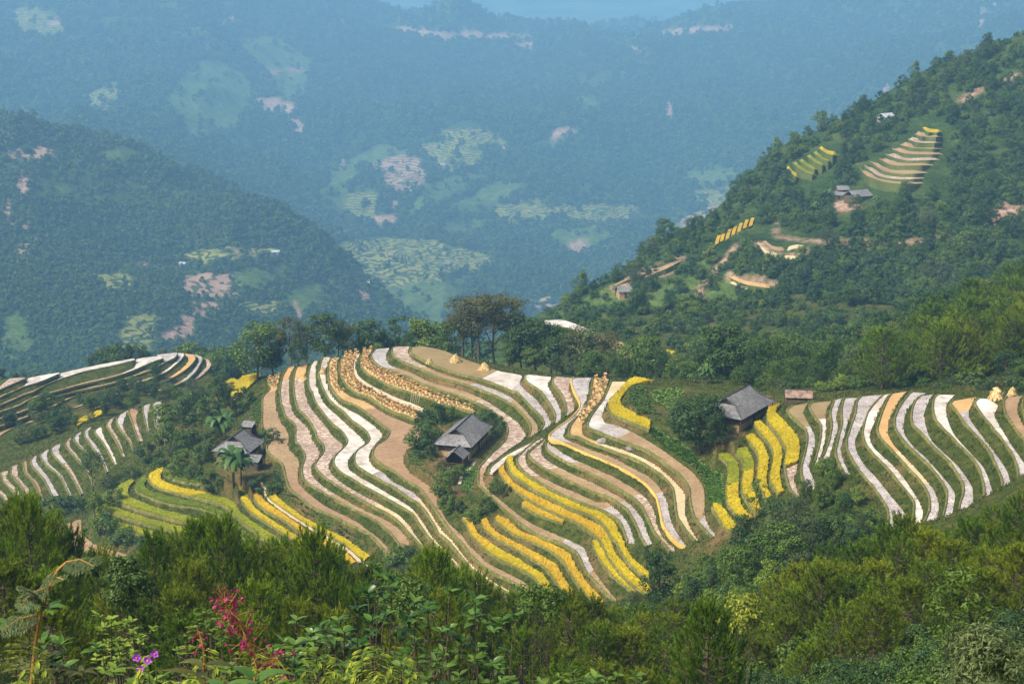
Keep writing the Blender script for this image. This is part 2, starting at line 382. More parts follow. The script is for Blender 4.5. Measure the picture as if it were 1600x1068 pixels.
S('Z3', -1, '773,813 792.5,827 807.5,837 837.5,849 864.5,863 879.5,876.5 893,897 909.5,919.5 927.5,940.5 941,946.5', '779,808 795.5,817 812,832 845,845 872,857.5 890,869.5 902,892 920,917 943,941', 'rice_o')
S('C0', 2.6, '765,737 766,730 790,711 815,698 845,683', '770,738 788,722 801,714 822,701 848,684', 'white')
S('C3', 3.9, '845,684 826,697 808,716 812.5,728 823,740 842.5,752 872.5,768.5 902.5,782 932.5,793 952,802 969.5,816 981.5,846',
  '850,684 836,695 822,707 821.5,719 827.5,731 844,743 872.5,758 902.5,770 932.5,783.5 950,784.5 972.5,804 984.5,823.5 993.5,849', 'pink:.3,tan:.75,stub')
S('C4', 4.8, '851,686 832,702 826,709 832,717.5 850,731 880,746 910,761 935,771 955,778 980,795 993.5,817.5 1002.5,840 1011.5,852',
  '856,684 846,696 846,703 850,714.5 868,726.5 895,740 925,753 957.5,769.5 985,787 1004,810 1011.5,831 1019,849', 'pink:.25,tan:.7,stub')
S('C5', 5.75, '857,688 853,694 856,702.5 872.5,714.5 902.5,729.5 925,740 950,753 980,771 1001,787.5 1013,810 1023.5,831 1047.5,861',
  '863,689 865,693 872.5,702.5 895,716 925,729.5 957.5,744 987.5,761 1011,780 1023.5,801 1028,823.5 1040,843 1059.5,859.5', 'stub:.2,tan:.6,pink')
# yellow benches below the right hand house
S('E0', 11, '1113,792 1122,807 1134,826 1146,829', '1117,790 1126,793 1138,808 1149,824', 'rice_y')
S('E1', 11.8, '1111.5,704 1125,716 1136,725 1138,739 1135.5,763 1137,785.5 1144.5,797.5 1164,819', '1126.5,704 1144.5,716 1153.5,730 1155,750 1153.5,772 1159.5,795 1177,813', 'rice_g:.5,rice_y')
S('E2', 12.8, '1146,705.5 1159.5,718 1162,735.5 1159.5,763 1165,779 1184,807', '1167,703 1177.5,724 1177.5,744 1176,765 1190,801', 'rice_g:.35,rice_y')
S('E3', 13.8, '1165.5,684.5 1182,704 1186,720.5 1183.5,744.5 1186.5,757 1199,783', '1176,680.5 1191,695.5 1200,716.5 1200,732 1197,753 1204,778', 'rice_y')
S('E4', 14.8, '1177,663.5 1191,680 1206,699.5 1209,716 1205,740 1204.5,752 1217,774', '1188,661 1207.5,679 1221,703 1221,723 1218,744 1223.5,771', 'rice_y')
S('E5', 15.9, '1200,641 1200,658.5 1215,678.5 1228.5,702.5 1226.5,724 1230,750 1239,770 1247,776.5', '1221,632.5 1212,646 1230,667 1245,685 1249.5,701.5 1247,724 1242,751 1249.5,774', 'rice_y:.66,pink')
# right hand hill
fl = [17 + .84 * i for i in range(14)]
S('F1', fl[0], '1238,634 1230,641 1245,657 1258.5,670.5 1261.5,685.5 1258.5,705 1252,730.5 1254,746 1263,763', '1262,629 1255.5,645 1264.5,663 1272,678 1273,696 1267.5,714 1264.5,730.5 1273.5,754.5 1275,763.5', 'olive:.3,stub')
S('F2', fl[1], '1270,629 1264.5,634.5 1273.5,651 1282.5,663 1282.5,684 1276.5,709.5 1273.5,722', '1299,626 1290,646.5 1291.5,670.5 1287,697.5 1278,722.5', 'olive:.3,white')
S('F3', fl[2], '1304,625 1302,630 1297.5,645 1300,661.5 1296,687 1287,712', '1316,621.5 1313,628 1307,649.5 1309,669 1302,691.5 1296,713', 'stub:.85,white')
S('F4', fl[3], '1320,622 1317,628.5 1315,646.5 1316,661.5 1310,684 1306,705 1311,723 1320,739', '1340,621 1335,628.5 1330.5,643.5 1323,664.5 1318.5,684 1314,702 1320,724.5 1328,739.5', 'stub')
S('F5', fl[4], '1346,619 1339.5,627 1336.5,645 1329,669 1323,688.5 1326,705.5 1343,734.5 1362.5,758 1377.5,779 1386.5,794 1388,813 1382,848', '1380,616 1377,620 1359,639 1345.5,669 1336.5,685.5 1338,703.5 1350,725 1370,747 1392.5,775 1412,799 1415,812.5 1403,831', 'stub')
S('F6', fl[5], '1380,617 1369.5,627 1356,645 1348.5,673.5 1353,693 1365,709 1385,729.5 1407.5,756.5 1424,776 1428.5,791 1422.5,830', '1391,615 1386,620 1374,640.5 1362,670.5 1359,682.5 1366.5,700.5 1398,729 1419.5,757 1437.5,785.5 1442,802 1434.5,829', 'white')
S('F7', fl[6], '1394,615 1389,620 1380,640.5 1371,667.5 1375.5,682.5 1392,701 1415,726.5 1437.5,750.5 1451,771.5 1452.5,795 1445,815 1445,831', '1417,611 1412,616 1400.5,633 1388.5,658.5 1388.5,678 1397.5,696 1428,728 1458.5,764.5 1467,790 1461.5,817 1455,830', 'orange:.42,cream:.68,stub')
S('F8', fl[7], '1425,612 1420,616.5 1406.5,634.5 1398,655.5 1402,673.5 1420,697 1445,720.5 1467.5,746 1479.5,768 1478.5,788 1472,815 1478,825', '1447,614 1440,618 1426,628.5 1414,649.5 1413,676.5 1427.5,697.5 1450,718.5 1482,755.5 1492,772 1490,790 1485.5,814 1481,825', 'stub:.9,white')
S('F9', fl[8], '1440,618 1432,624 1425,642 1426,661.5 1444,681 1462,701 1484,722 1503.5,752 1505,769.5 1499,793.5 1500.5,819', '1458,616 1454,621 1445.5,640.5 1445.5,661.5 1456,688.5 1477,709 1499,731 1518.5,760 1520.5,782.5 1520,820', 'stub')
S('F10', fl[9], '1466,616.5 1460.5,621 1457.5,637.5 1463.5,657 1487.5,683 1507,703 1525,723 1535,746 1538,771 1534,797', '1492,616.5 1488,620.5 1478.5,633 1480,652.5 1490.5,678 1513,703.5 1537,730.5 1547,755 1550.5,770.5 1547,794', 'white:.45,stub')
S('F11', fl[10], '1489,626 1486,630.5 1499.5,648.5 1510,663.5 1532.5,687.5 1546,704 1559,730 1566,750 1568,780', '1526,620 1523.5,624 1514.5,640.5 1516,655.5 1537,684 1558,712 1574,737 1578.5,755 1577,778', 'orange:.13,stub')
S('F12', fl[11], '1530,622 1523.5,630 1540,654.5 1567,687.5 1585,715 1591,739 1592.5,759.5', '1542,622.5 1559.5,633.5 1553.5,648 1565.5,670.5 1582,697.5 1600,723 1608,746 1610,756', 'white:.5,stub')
S('F13', fl[12], '1574,620 1568.5,627 1573,648.5 1588,671 1600,686 1622,722', '1600,618 1594,622.5 1589.5,640.5 1600,664.5 1612,684 1636,715', 'brown')
S('F14', fl[13], '1603,620 1598,628 1601,648 1614,672 1640,705', '1630,618 1616,640 1622,660 1655,700', 'greenp')
# lower left, round the left hand house
S('G1', -11.2, '416,769.5 424.5,782 450,800 480,819.5 510,834.5 540,852.5 569.5,878', '427,767 436,781 467.5,806 505,828.5 540,845 578.5,872', 'rice_y')
S('G2', -12.3, '395,773 402,786 420,800 450,816 472.5,835 514,857 550,884', '407,770.5 414,785.5 435,800.5 465,821.5 487.5,836.5 525,853 557,881', 'rice_o')
S('G3', -13.4, '285,719.5 262,729 256,738 267,747 285,753 320,757.5 350,764 375,779 390,798.5 412.5,813.5 442.5,833 468,851', '287,722 291,735 300,747 330,751 355,757 384,770 391.5,786 405,802 435,821.5 472.5,845.5', 'rice_d:.33,rice_g:.55,rice_y')
S('G4', -14.5, '253,733 235.5,741 232,747 240,758 262.5,767 300,776 330,783.5 355.5,793 364.5,804.5 387,822.5 412.5,843.5 430,858', '256,735 250.5,745 255,754 277.5,763 315,770.5 345,777 364.5,787 378,805 405,824.5 435,844 450,859', 'rice_y:.4,rice_g')
S('G5', -15.5, '226,745 213,756 213,767 231,776 255,785 285,791 315,795.5 342,806 354,818 368,830 390,848', '231,752 225,760 234,769 262.5,778 300,785.5 330,793 351,805 360,815 377,827 396,845', 'rice_d')
S('G6', -16.6, '205,750.5 184.5,762 180,773 186,785 210,794 240,803 270,812 300,819.5 330,833 350,843', '211,753 201,764.5 202.5,778 225,788.5 255,799 292.5,808 315,815.5 337.5,824.5 357,838', 'rice_g')
S('G7', -17.7, '160.5,777 157.5,788 165,798.5 187.5,806 225,818 255,827 292.5,837.5 318,848', '174,776 175.5,790 195,800.5 232.5,812.5 270,821.5 300,829 322,843', 'rice_g')
S('G8', -18.8, '145.5,805.5 153,816.5 180,825.5 210,833 240,840.5 270,851', '153,804 172.5,815.5 202.5,823 240,832 270,842.5', 'rice_g')
S('X1', 0, '350,611 360,614 370,624 382,614 396,600 407,590', '350,601 364,593 372,596 380,589 392,587 404,584', 'rice_y', z=8.0)
S('X2', 0, '304,648 314,640 324,630 334,624', '306,640 316,630 326,622 333,620', 'rice_g', z=0.5)
S('X3', 0, '121,668 134,660 150,654 160,648', '120,660 134,651 148,645 157,643', 'rice_y', z=-8.0)
S('G9', 0, '79,843 107,853 135,861 172.5,870 199,868.5', '94,822.5 126,811 127.5,832 150,850 199,866', 'brown:.3,tan', z=-3.0)
S('G10', 0, '148,876 176,886', '150,873.5 177,883', 'rice_o', z=-4.6)
# terraces left of the gully
def HS(n, lvl, lip, back, kind): S(n, 0, lip, back, kind, z=0.0 - (15 - lvl) * 1.12)
HS('H0', 0, '-4,768 0,772 9,782.5', '-4,760 0,764.5 15,778', 'pink')
HS('H1', 1, '0,738 6,752.5 18,764.5 24,775 27,790', '13,735 12,748 27,764.5 33,773.5 34.5,787', 'pink')
HS('H2', 2, '18,728 18,740.5 33,758.5 45,779.5', '28,725.5 28.5,743.5 43.5,761.5 51,775', 'pink')
HS('H3', 3, '36,722 39,737.5 52.5,754 64.5,778', '42,719 43.5,737.5 60,755.5 69,785', 'brown')
HS('H4', 4, '51,715 48,720 52.5,730 67.5,746.5 79.5,769 82,774', '58,711 58.5,724 75,745 91.5,773.5', 'stub')
HS('H5', 5, '68,706 63,711 72,725.5 93,743.5 108,772', '76,701 75,721 97.5,743.5 112.5,775', 'stub')
HS('H6', 6, '85,696 80,701 84,710.5 105,733 118.5,755.5 127.5,772', '95,692 93,707.5 111,731.5 123,754 130.5,770.5', 'stub:.4,pink')
HS('H7', 7, '106,686 102,692 105,700 118.5,715 139.5,742 145,760', '111,683 109.5,697 121.5,712 142,741 148,758', 'pink')
HS('H8', 8, '119,679 115,684 120,692.5 132,704.5 137,712', '127,674 123,689.5 135,704.5 140,711', 'stub')
HS('H9', 9, '136,669 132,673 133.5,682 145.5,700 159,718 166.5,738', '143,666 138,679 153,699 162,716 169.5,736', 'stub')
HS('H10', 10, '152,669 148,675 162,692.5 178.5,724', '160,666 162,680.5 175.5,706 183,724', 'white')
HS('H11', 11, '170,657 166.5,663 172.5,674.5 187.5,700 190.5,712', '178.5,651 174,665.5 186,686.5 195,712', 'pink')
HS('H12', 12, '187,648 182,656 186,667 202.5,691 208.5,705', '200,641 192,665.5 205.5,689.5 209.5,704', 'stub:.4,pink')
HS('H13', 13, '203,638 201,643 208.5,665 217.5,690', '218,633 213,657.5 223.5,688', 'brown:.5,pink')
HS('H14', 14, '226,632 223,637 226,654.5 232,677', '235,630 230.5,653 233.5,677', 'stub')
HS('H15', 15, '241,629 238,633 242.5,650 243,663.5 253,680 259,689', '253,625 250,650 248.5,662 262,688', 'stub')
# far left knoll
def IS(n, k, lip, back, kind): S(n, 0, lip, back, kind, z=-9.0 - 1.3 * k)
IS('I-1', -1, '-6,611 0,609 15,602 27,597 39,592', '-6,605 0,603 14,592 25,590 38.5,589.5', 'pink')
IS('I0', 0, '-6,624 0,621 20,612 33,606 45,602 67,595 90,585 94,584', '-6,621 0,618 33,604 42,597 44,591 65,586 92,582', 'tan:.45,white')
IS('I1', 1, '-6,636 0,633 20,625 37,617 52,612 67,604 90,594 130,581 172,572 205,564 212,562', '-6,634 0,631 37,615 52,609.5 67,601.5 92,590 95,583 150,570.5 209,559.5', 'tan:.38,white')
IS('I2', 2, '-6,647 0,644 30,633.5 52,621.5 90,611 135,599 180,588.5 212,577 236,566.5 255,560', '-6,644 0,641.5 30,631 52,619 90,608.5 135,596 180,585.5 210,574 213,561 250,555.5', 'tan:.75,white')
IS('I3', 3, '-6,657 0,654.5 45,639.5 60,629 108,614 150,605 186,596 240,577 257,567 274,558.5 277,552', '-6,654 0,651.5 45,636.5 60,626 108,611.5 150,602 186,593 238,574 253,566 254,557 245,554 276,550.5', 'tan:.8,stub')
IS('I4', 4, '-6,669 0,666.5 46,650 87,633.5 108,623 127,617 162,609.5 190,603 229,594.5 260,581 279,566 288,556', '-6,666 46,647 87,630.5 108,620 127,614 162,606.5 190,600 229,591 260,577 276,562 277,552 287,551.5', 'tan:.85,white')
IS('I5', 5, '-6,683 0,681 15,672 52,659 100,643 150,627 180,617 229,605 262,594.5 291,577 305,562 304,554', '-6,678 15,668 52,655 100,640 150,624 180,614 229,602 262,590.5 288,572 293,562 289,552', 'tan:.85,orange')
IS('I6', 6, '230,618 262,607 290,595 306,580.5 316,563 315,557', '229,615 262,603.5 288,591 302,577 309,564 305,553', 'tan:.5,stub')
IS('I7', 7, '247,619 280,607 300,597 318,585 330,571 326,562', '246,616 280,603.5 298,593 314,581 323,570 320,560', 'pink')
# small paddies behind the ridge
S('K1', 0, '848,506 880,511 915,520 940,530', '852,500 880,500 915,512 945,527', 'white', z=5.0)
S('K2', 0, '935,540 960,552 985,560', '940,528 968,533 992,546', 'orange', z=2.5)
S('K3', 0, '1034,557 1052,566', '1038,546 1056,552', 'rice_y', z=0.0)
# ------------------------------------------------------------------ near ground: one height field in (a = x/y, y)
GA = np.arange(-0.415, 0.4151, 0.0013)
GY = np.concatenate([np.arange(3, 60, 1.5), np.arange(60, 200, 1.6), np.arange(200, 470, .6), np.arange(470, 619, 1.2)])
NA, NY = len(GA), len(GY)
def cr(P, n):
    """Catmull-Rom resampling of a polyline to n points, even by arc length"""
    P = np.asarray(P, float)
    d = np.r_[0, np.cumsum(np.hypot(*np.diff(P, axis=0).T))]
    Q = np.vstack([2 * P[0] - P[1], P, 2 * P[-1] - P[-2]])
    t = np.linspace(0, d[-1], n)
    i = np.clip(np.searchsorted(d, t, 'right') - 1, 0, len(P) - 2)
    u = ((t - d[i]) / np.maximum(d[i + 1] - d[i], 1e-6))[:, None]
    a, b, c, e = Q[i], Q[i + 1], Q[i + 2], Q[i + 3]
    m1 = (c - a) * 0.42; m2 = (e - b) * 0.42
    u2, u3 = u * u, u ** 3
    return (2 * u3 - 3 * u2 + 1) * b + (u3 - 2 * u2 + u) * m1 + (-2 * u3 + 3 * u2) * c + (u3 - u2) * m2

BENCH = {}
for nm, (z, lip, back, kind) in STRIPS.items():
    l3 = np.stack(unproj(lip[:, 0], lip[:, 1], z), 1)
    b3 = np.stack(unproj(back[:, 0], back[:, 1], z), 1)
    L = max(np.hypot(*np.diff(l3, axis=0).T).sum(), 3)
    n = int(np.clip(L / 1.1, 10, 260))
    # smooth in the picture's own spacing, then lay the points out on the level plane
    BENCH[nm] = (z, np.stack(unproj(*cr(lip, n).T, z), 1), np.stack(unproj(*cr(back, n).T, z), 1), kind)

def inpoly(px, py, poly):
    x0, y0 = poly[:, 0], poly[:, 1]
    x1, y1 = np.roll(x0, -1), np.roll(y0, -1)
    ins = np.zeros(np.shape(px), bool)
    for i in range(len(poly)):
        if y0[i] == y1[i]: continue
        k = ((y0[i] > py) != (y1[i] > py)) & (px < (x1[i] - x0[i]) * (py - y0[i]) / (y1[i] - y0[i]) + x0[i])
        ins ^= k
    return ins

CON = np.full((NY, NA), np.nan, np.float32)
BEN = np.zeros((NY, NA), bool)
def put_poly(poly_xy, z, bench=True):
    pa = poly_xy[:, 0] / poly_xy[:, 1]; py = poly_xy[:, 1]
    j0, j1 = np.searchsorted(GA, pa.min()) - 1, np.searchsorted(GA, pa.max()) + 1
    i0, i1 = np.searchsorted(GY, py.min()) - 1, np.searchsorted(GY, py.max()) + 1
    j0, i0 = max(j0, 0), max(i0, 0); j1, i1 = min(j1, NA), min(i1, NY)
    if j1 <= j0 or i1 <= i0: return
    aa, yy = np.meshgrid(GA[j0:j1], GY[i0:i1])
    mk = inpoly(aa, yy, np.stack([pa, py], 1))
    CON[i0:i1, j0:j1][mk] = z
    if bench: BEN[i0:i1, j0:j1][mk] = True
def pxpoly(s, z):
    p = np.array([[float(q) for q in k.split(',')] for k in s.split()])
    return np.stack(unproj(p[:, 0], p[:, 1], z), 1)
# yards and gardens first
YARD = {}
def yard(name, s, z):
    YARD[name] = (pxpoly(s, z), z); put_poly(YARD[name][0], z, False)
yard('mid', '634,702 648,742 688,772 722,776 742,768 742,745 747,728 763,706 784,688 788,668 770,652 705,650 672,662 672,688', 20.3)
yard('left', '316,722 350,684 372,668 404,676 420,690 412,704 424,730 438,748 420,764 392,764 350,752 318,740', 10.2)
yard('right', '1120,690 1124,622 1205,616 1212,630 1165,668 1166,684 1140,700', 40.0)
yard('veg', '980,606 1075,600 1082,640 1075,662 1012,650 985,640', 36.4)
for nm in sorted(BENCH, key=lambda k: BENCH[k][0]):
    z, l, b, kind = BENCH[nm]
    put_poly(np.vstack([l, b[::-1]]), z - 0.12)
def ctl(u, D, z, r=1):
    a = pray(u, 650)[0]
    j = int(round((a - GA[0]) / 0.0013)); i = int(np.searchsorted(GY, D))
    for ii in range(i - r, i + r + 1):
        for jj in range(j - r, j + r + 1):
            if 0 <= ii < NY and 0 <= jj < NA and np.isnan(CON[ii, jj]): CON[ii, jj] = z
_du = (-200, 100, 350, 600, 850, 1100, 1350, 1550, 1800); _dz = (6, 4, 0, -1, -2, 0, 4, 7, 9)
_fd = (3, 8, 14, 25, 40, 60, 85, 110, 135); _fz = (128.3, 125.5, 121.6, 115.6, 106.5, 95, 84, 74, 63)
for _i in np.nonzero(GY <= 128)[0]:
    CON[_i] = np.interp(GY[_i], _fd, _fz) + np.interp(GA, pray(np.array(_du, float), 650)[0], _dz) * min(1, max(0, (GY[_i] - 20) / 60))
for u, D, z in ((850, 180, 42), (600, 180, 40), (700, 215, 27), (950, 215, 27), (1050, 225, 27), (1150, 180, 48), (1150, 215, 37), (1190, 235, 33),
                (1250, 235, 38), (1300, 205, 46), (1400, 170, 57), (1480, 165, 60), (1600, 165, 67), (1720, 170, 74), (1700, 215, 62),
                (100, 170, 44), (100, 220, 16), (60, 280, -8), (0, 350, -22), (-150, 350, -24), (80, 385, -20), (330, 220, 20), (300, 290, 0), (500, 200, 28), (480, 260, 6),
                (560, 270, 8), (620, 255, 12), (-150, 180, 40), (230, 370, -8),
                (130, 455, -19), (30, 450, -22), (230, 465, -16), (300, 470, -13), (330, 420, -5), (300, 400, -4), (290, 372, -1), (360, 425, 3), (385, 440, 4),
                (450, 455, 8), (450, 480, -8), (600, 440, 16), (600, 470, -2), (700, 432, 18), (750, 432, 17), (750, 470, -4), (850, 424, 15), (850, 460, -2), (960, 392, 22), (960, 425, 8), (960, 500, -6),
                (1060, 360, 32), (1100, 348, 34), (1130, 362, 30), (1100, 420, 6), (1200, 332, 37), (1250, 400, 15), (1290, 330, 37), (1390, 312, 44), (1480, 296, 47), (1600, 282, 50), (1750, 280, 54),
                (1400, 340, 38), (1600, 320, 45), (1600, 430, 51), (1500, 430, 44), (1400, 430, 37), (1330, 430, 27), (1330, 475, -2), (1450, 490, 2), (1600, 500, 8), (1600, 550, -4), (1450, 550, -10), (1750, 430, 56),
                (1450, 620, -10), (1600, 610, -6), (1100, 600, -11), (1000, 610, -10), (900, 590, -9), (820, 560, -14), (700, 560, -40), (700, 650, -80), (450, 560, -40), (450, 650, -90),
                (0, 540, -15), (0, 620, -50), (150, 560, -22), (250, 590, -26), (150, 650, -70), (340, 560, -24), (330, 620, -55), (-150, 620, -50), (900, 650, -18), (1100, 655, -8), (1300, 655, -2), (1600, 655, 4)):
    ctl(u, D, z)

def solve(con):
    """harmonic fill from coarse to fine"""
    pyr = [con]
    while min(pyr[-1].shape) > 12:
        c = pyr[-1]; h, w = (c.shape[0] + 1) // 2, (c.shape[1] + 1) // 2
        p = np.full((h * 2, w * 2), np.nan, np.float32); p[:c.shape[0], :c.shape[1]] = c
        q = p.reshape(h, 2, w, 2).transpose(0, 2, 1, 3).reshape(h, w, 4)
        n = (~np.isnan(q)).sum(2); s = np.nansum(q, 2)
        pyr.append(np.where(n > 0, s / np.maximum(n, 1), np.nan).astype(np.float32))
    z = np.full(pyr[-1].shape, np.nanmean(pyr[-1]), np.float32)
    for lv in range(len(pyr) - 1, -1, -1):
        c = pyr[lv]
        if z.shape != c.shape:
            z = np.repeat(np.repeat(z, 2, 0), 2, 1)[:c.shape[0], :c.shape[1]]
        k = ~np.isnan(c); z = np.where(k, c, z).astype(np.float32)
        for it in range(300 if lv > 2 else 90):
            p = np.pad(z, 1, mode='edge')
            n = 0.25 * (p[:-2, 1:-1] + p[2:, 1:-1] + p[1:-1, :-2] + p[1:-1, 2:])
            z = np.where(k, c, n)
    return z
GZ = solve(CON)
AA, YY = np.meshgrid(GA, GY)
XX = AA * YY
def boxblur(z, r):
    for ax in (0, 1):
        p = np.pad(z, [(r + 1, r) if k == ax else (0, 0) for k in (0, 1)], mode='edge').cumsum(ax)
        z = (np.take(p, range(2 * r + 1, p.shape[ax]), ax) - np.take(p, range(0, p.shape[ax] - 2 * r - 1), ax)) / (2 * r + 1)
    return z
_y = BEN.copy()
for _P, _z in YARD.values(): _y |= inpoly(XX, YY, _P)
_k = np.clip(1 - boxblur(boxblur(_y.astype(float), 7), 7) * 6, 0, 1)
_s = GZ
for _r in (14, 10, 8): _s = boxblur(_s, _r)
GZ = GZ * (1 - _k) + _s * _k
free = np.isnan(CON) | (YY <= 128)
dist = np.clip((YY - 10) / 60, 0.1, 1)
GZ = GZ + np.where(free, 0.32 * fbm(XX * .45, YY * .45, 3, 3) + 0.16 * fbm(XX * 1.6, YY * 1.6, 9, 2), 0) * dist
wild = (~BEN)
def gz(x, y):
    """height of the near ground"""
    x = np.asarray(x, float); y = np.asarray(y, float)
    ja = np.clip((x / y - GA[0]) / 0.0013, 0, NA - 1.001); ia = np.clip(np.interp(y, GY, np.arange(NY)), 0, NY - 1.001)
    j = ja.astype(int); i = ia.astype(int); fj = ja - j; fi = ia - i
    return (GZ[i, j] * (1 - fj) + GZ[i, j + 1] * fj) * (1 - fi) + (GZ[i + 1, j] * (1 - fj) + GZ[i + 1, j + 1] * fj) * fi
def ghit(u, v, ymin=5):
    """first point of the near ground on the sight line"""
    a, s = pray(u, v)
    yy = np.arange(ymin, 618, 0.4)
    k = np.nonzero(CZ + s * yy <= gz(a * yy, yy))[0]
    y = yy[k[0]] if len(k) else 617.0
    return a * y, y, float(gz(a * y, y))
def gbench(x, y):
    ja = np.clip(np.rint((x / y - GA[0]) / 0.0013), 0, NA - 1).astype(int); ia = np.clip(np.rint(np.interp(y, GY, np.arange(NY))), 0, NY - 1).astype(int)
    return BEN[ia, ja]

def grid_faces(ny, na):
    i = np.arange((ny - 1) * (na - 1)); r = i // (na - 1); c = i % (na - 1)
    k = r * na + c
    return np.stack([k, k + 1, k + na + 1, k + na], 1)
# bank soil and grass
m, t, b = new_mat('hillside_grass', 0.95, 0.1)
gp = nd(t, 'ShaderNodeNewGeometry').outputs['Position']
n1 = noise(t, 0.5, 6, 0.7, gp, 0.5)
c1 = ramp(t, n1, [(0.30, (0.020, 0.034, 0.006)), (0.48, (0.042, 0.060, 0.010)), (0.62, (0.080, 0.086, 0.018)), (0.76, (0.16, 0.11, 0.045))])
n2 = noise(t, 0.07, 4, 0.6, gp)
c2 = ramp(t, noise(t, 1.4, 4, 0.7, gp), [(0.3, (0.10, 0.065, 0.03)), (0.65, (0.25, 0.155, 0.07))])
at = nd(t, 'ShaderNodeAttribute'); at.attribute_name = 'dirt'
ms = nd(t, 'ShaderNodeMath', operation='MULTIPLY_ADD'); t.links.new(at.outputs['Fac'], ms.inputs[0]); ms.inputs[1].default_value = 1.0
sub = nd(t, 'ShaderNodeMath', operation='MULTIPLY_ADD'); t.links.new(n2, sub.inputs[0]); sub.inputs[1].default_value = 3.2; sub.inputs[2].default_value = -1.75
t.links.new(sub.outputs[0], ms.inputs[2]); ms.use_clamp = True
t.links.new(mix(t, ms.outputs[0], c1, c2), b.inputs['Base Color'])
bump(t, b, noise(t, 3.0, 5, 0.75, gp), 0.9, 0.3)
M['ground'] = m
sl_ = np.hypot(np.gradient(GZ, axis=0) / np.gradient(GY)[:, None], np.gradient(GZ, axis=1) / (0.0013 * YY))
dirt = np.clip((sl_ - 0.6) * 0.8, 0, 0.55) * np.clip((470 - YY) / 20, 0, 1)
for nm in YARD:
    P, z = YARD[nm]
    if nm == 'veg': continue
    dirt = np.maximum(dirt, np.where(inpoly(XX, YY, P), 0.45, 0))
me = mesh_np('hillside', np.stack([XX, YY, GZ], 2), grid_faces(NY, NA), [M['ground']], smooth=True)
me.attributes.new('dirt', 'FLOAT', 'POINT').data.foreach_set('value', dirt.ravel().astype(np.float32))
tag(link('hillside', me), kind='structure')

# ------------------------------------------------------------------ benches
def seg_kind(kind, n):
    """material name per cross section"""
    out = []; parts = [(p.split(':') + ['1'])[:2] for p in kind.split(',')]
    for k in range(n):
        q = (k + .5) / n
        for nm, e in parts:
            if q <= float(e): out.append(nm); break
        else: out.append(parts[-1][0])
    return out
BASE = {'rice_y': 'greenp', 'rice_o': 'greenp', 'rice_g': 'greenp', 'rice_d': 'greenp'}
RICE_PIECES = []
for nm, (z, l, bk, kind) in BENCH.items():
    n = len(l)
    sk = seg_kind(kind, n - 1)
    mats = sorted(set(BASE.get(k, k) for k in sk))
    T = 5
    V = []; ww = np.linspace(0, 1, T)
    P = l[:, None, :] * (1 - ww)[None, :, None] + bk[:, None, :] * ww[None, :, None]
    zz = z + 0.03 * fbm(P[..., 0] * .5, P[..., 1] * .5, 4, 2)
    V = np.dstack([P, zz]).reshape(-1, 3)
    f = grid_faces(n, T)[:, ::-1]
    mi = np.repeat([mats.index(BASE.get(k, k)) for k in sk], T - 1)
    # skirt
    per = np.r_[np.arange(0, n * T, T), (n - 1) * T + np.arange(1, T), np.arange(n * T - 1, T - 2, -T)[1:], np.arange(T - 2, 0, -1)]
    lo = V[per] - np.array([0, 0, 0.45])
    b0 = len(V); k = len(per); ii = np.arange(k)
    sf = np.stack([per, np.roll(per, -1), b0 + (ii + 1) % k, b0 + ii], 1)
    V = np.vstack([V, lo])
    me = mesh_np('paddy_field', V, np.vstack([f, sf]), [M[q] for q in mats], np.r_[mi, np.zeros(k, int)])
    o = link('paddy_field' if kind != 'path' else 'path', me)
    tag(o, kind='structure')
    # low earth bund along the lip
    if kind != 'path':
        d = np.gradient(l, axis=0); d /= np.maximum(np.hypot(d[:, 0], d[:, 1])[:, None], 1e-6)
        inw = bk - l; nr = np.stack([-d[:, 1], d[:, 0]], 1); sg = np.sign((nr * inw).sum(1)); nr *= np.where(np.median(sg) < 0, -1, 1)
        wv = 0.07 + 0.10 * (vnoise(np.arange(n) * .37, np.arange(n) * .11 + z, 5) + .5)
        hh = 0.16 + 0.14 * (vnoise(np.arange(n) * .5, np.arange(n) * .2 + z, 6) + .5)
        rows = [np.c_[l - nr * 0.24, np.full(n, z - 0.55)], np.c_[l - nr * 0.15, z + hh * .7], np.c_[l - nr * 0.02, z + hh], np.c_[l + nr * wv[:, None], z + hh * .8], np.c_[l + nr * (wv + .08)[:, None], np.full(n, z - 0.08)]]
        BV = np.stack(rows, 1).reshape(-1, 3)
        bo = link('bund', mesh_np('bund', BV, grid_faces(n, 5), [M['rim' if nm == 'B6' else 'bund']], smooth=True), o)
    # rice still standing: collect contiguous runs
    k0 = 0
    while k0 < n - 1:
        if sk[k0].startswith('rice'):
            k1 = k0
            while k1 < n - 1 and sk[k1] == sk[k0]: k1 += 1
            RICE_PIECES.append((nm, sk[k0], z, l[k0:k1 + 1], bk[k0:k1 + 1])); k0 = k1
        else: k0 += 1

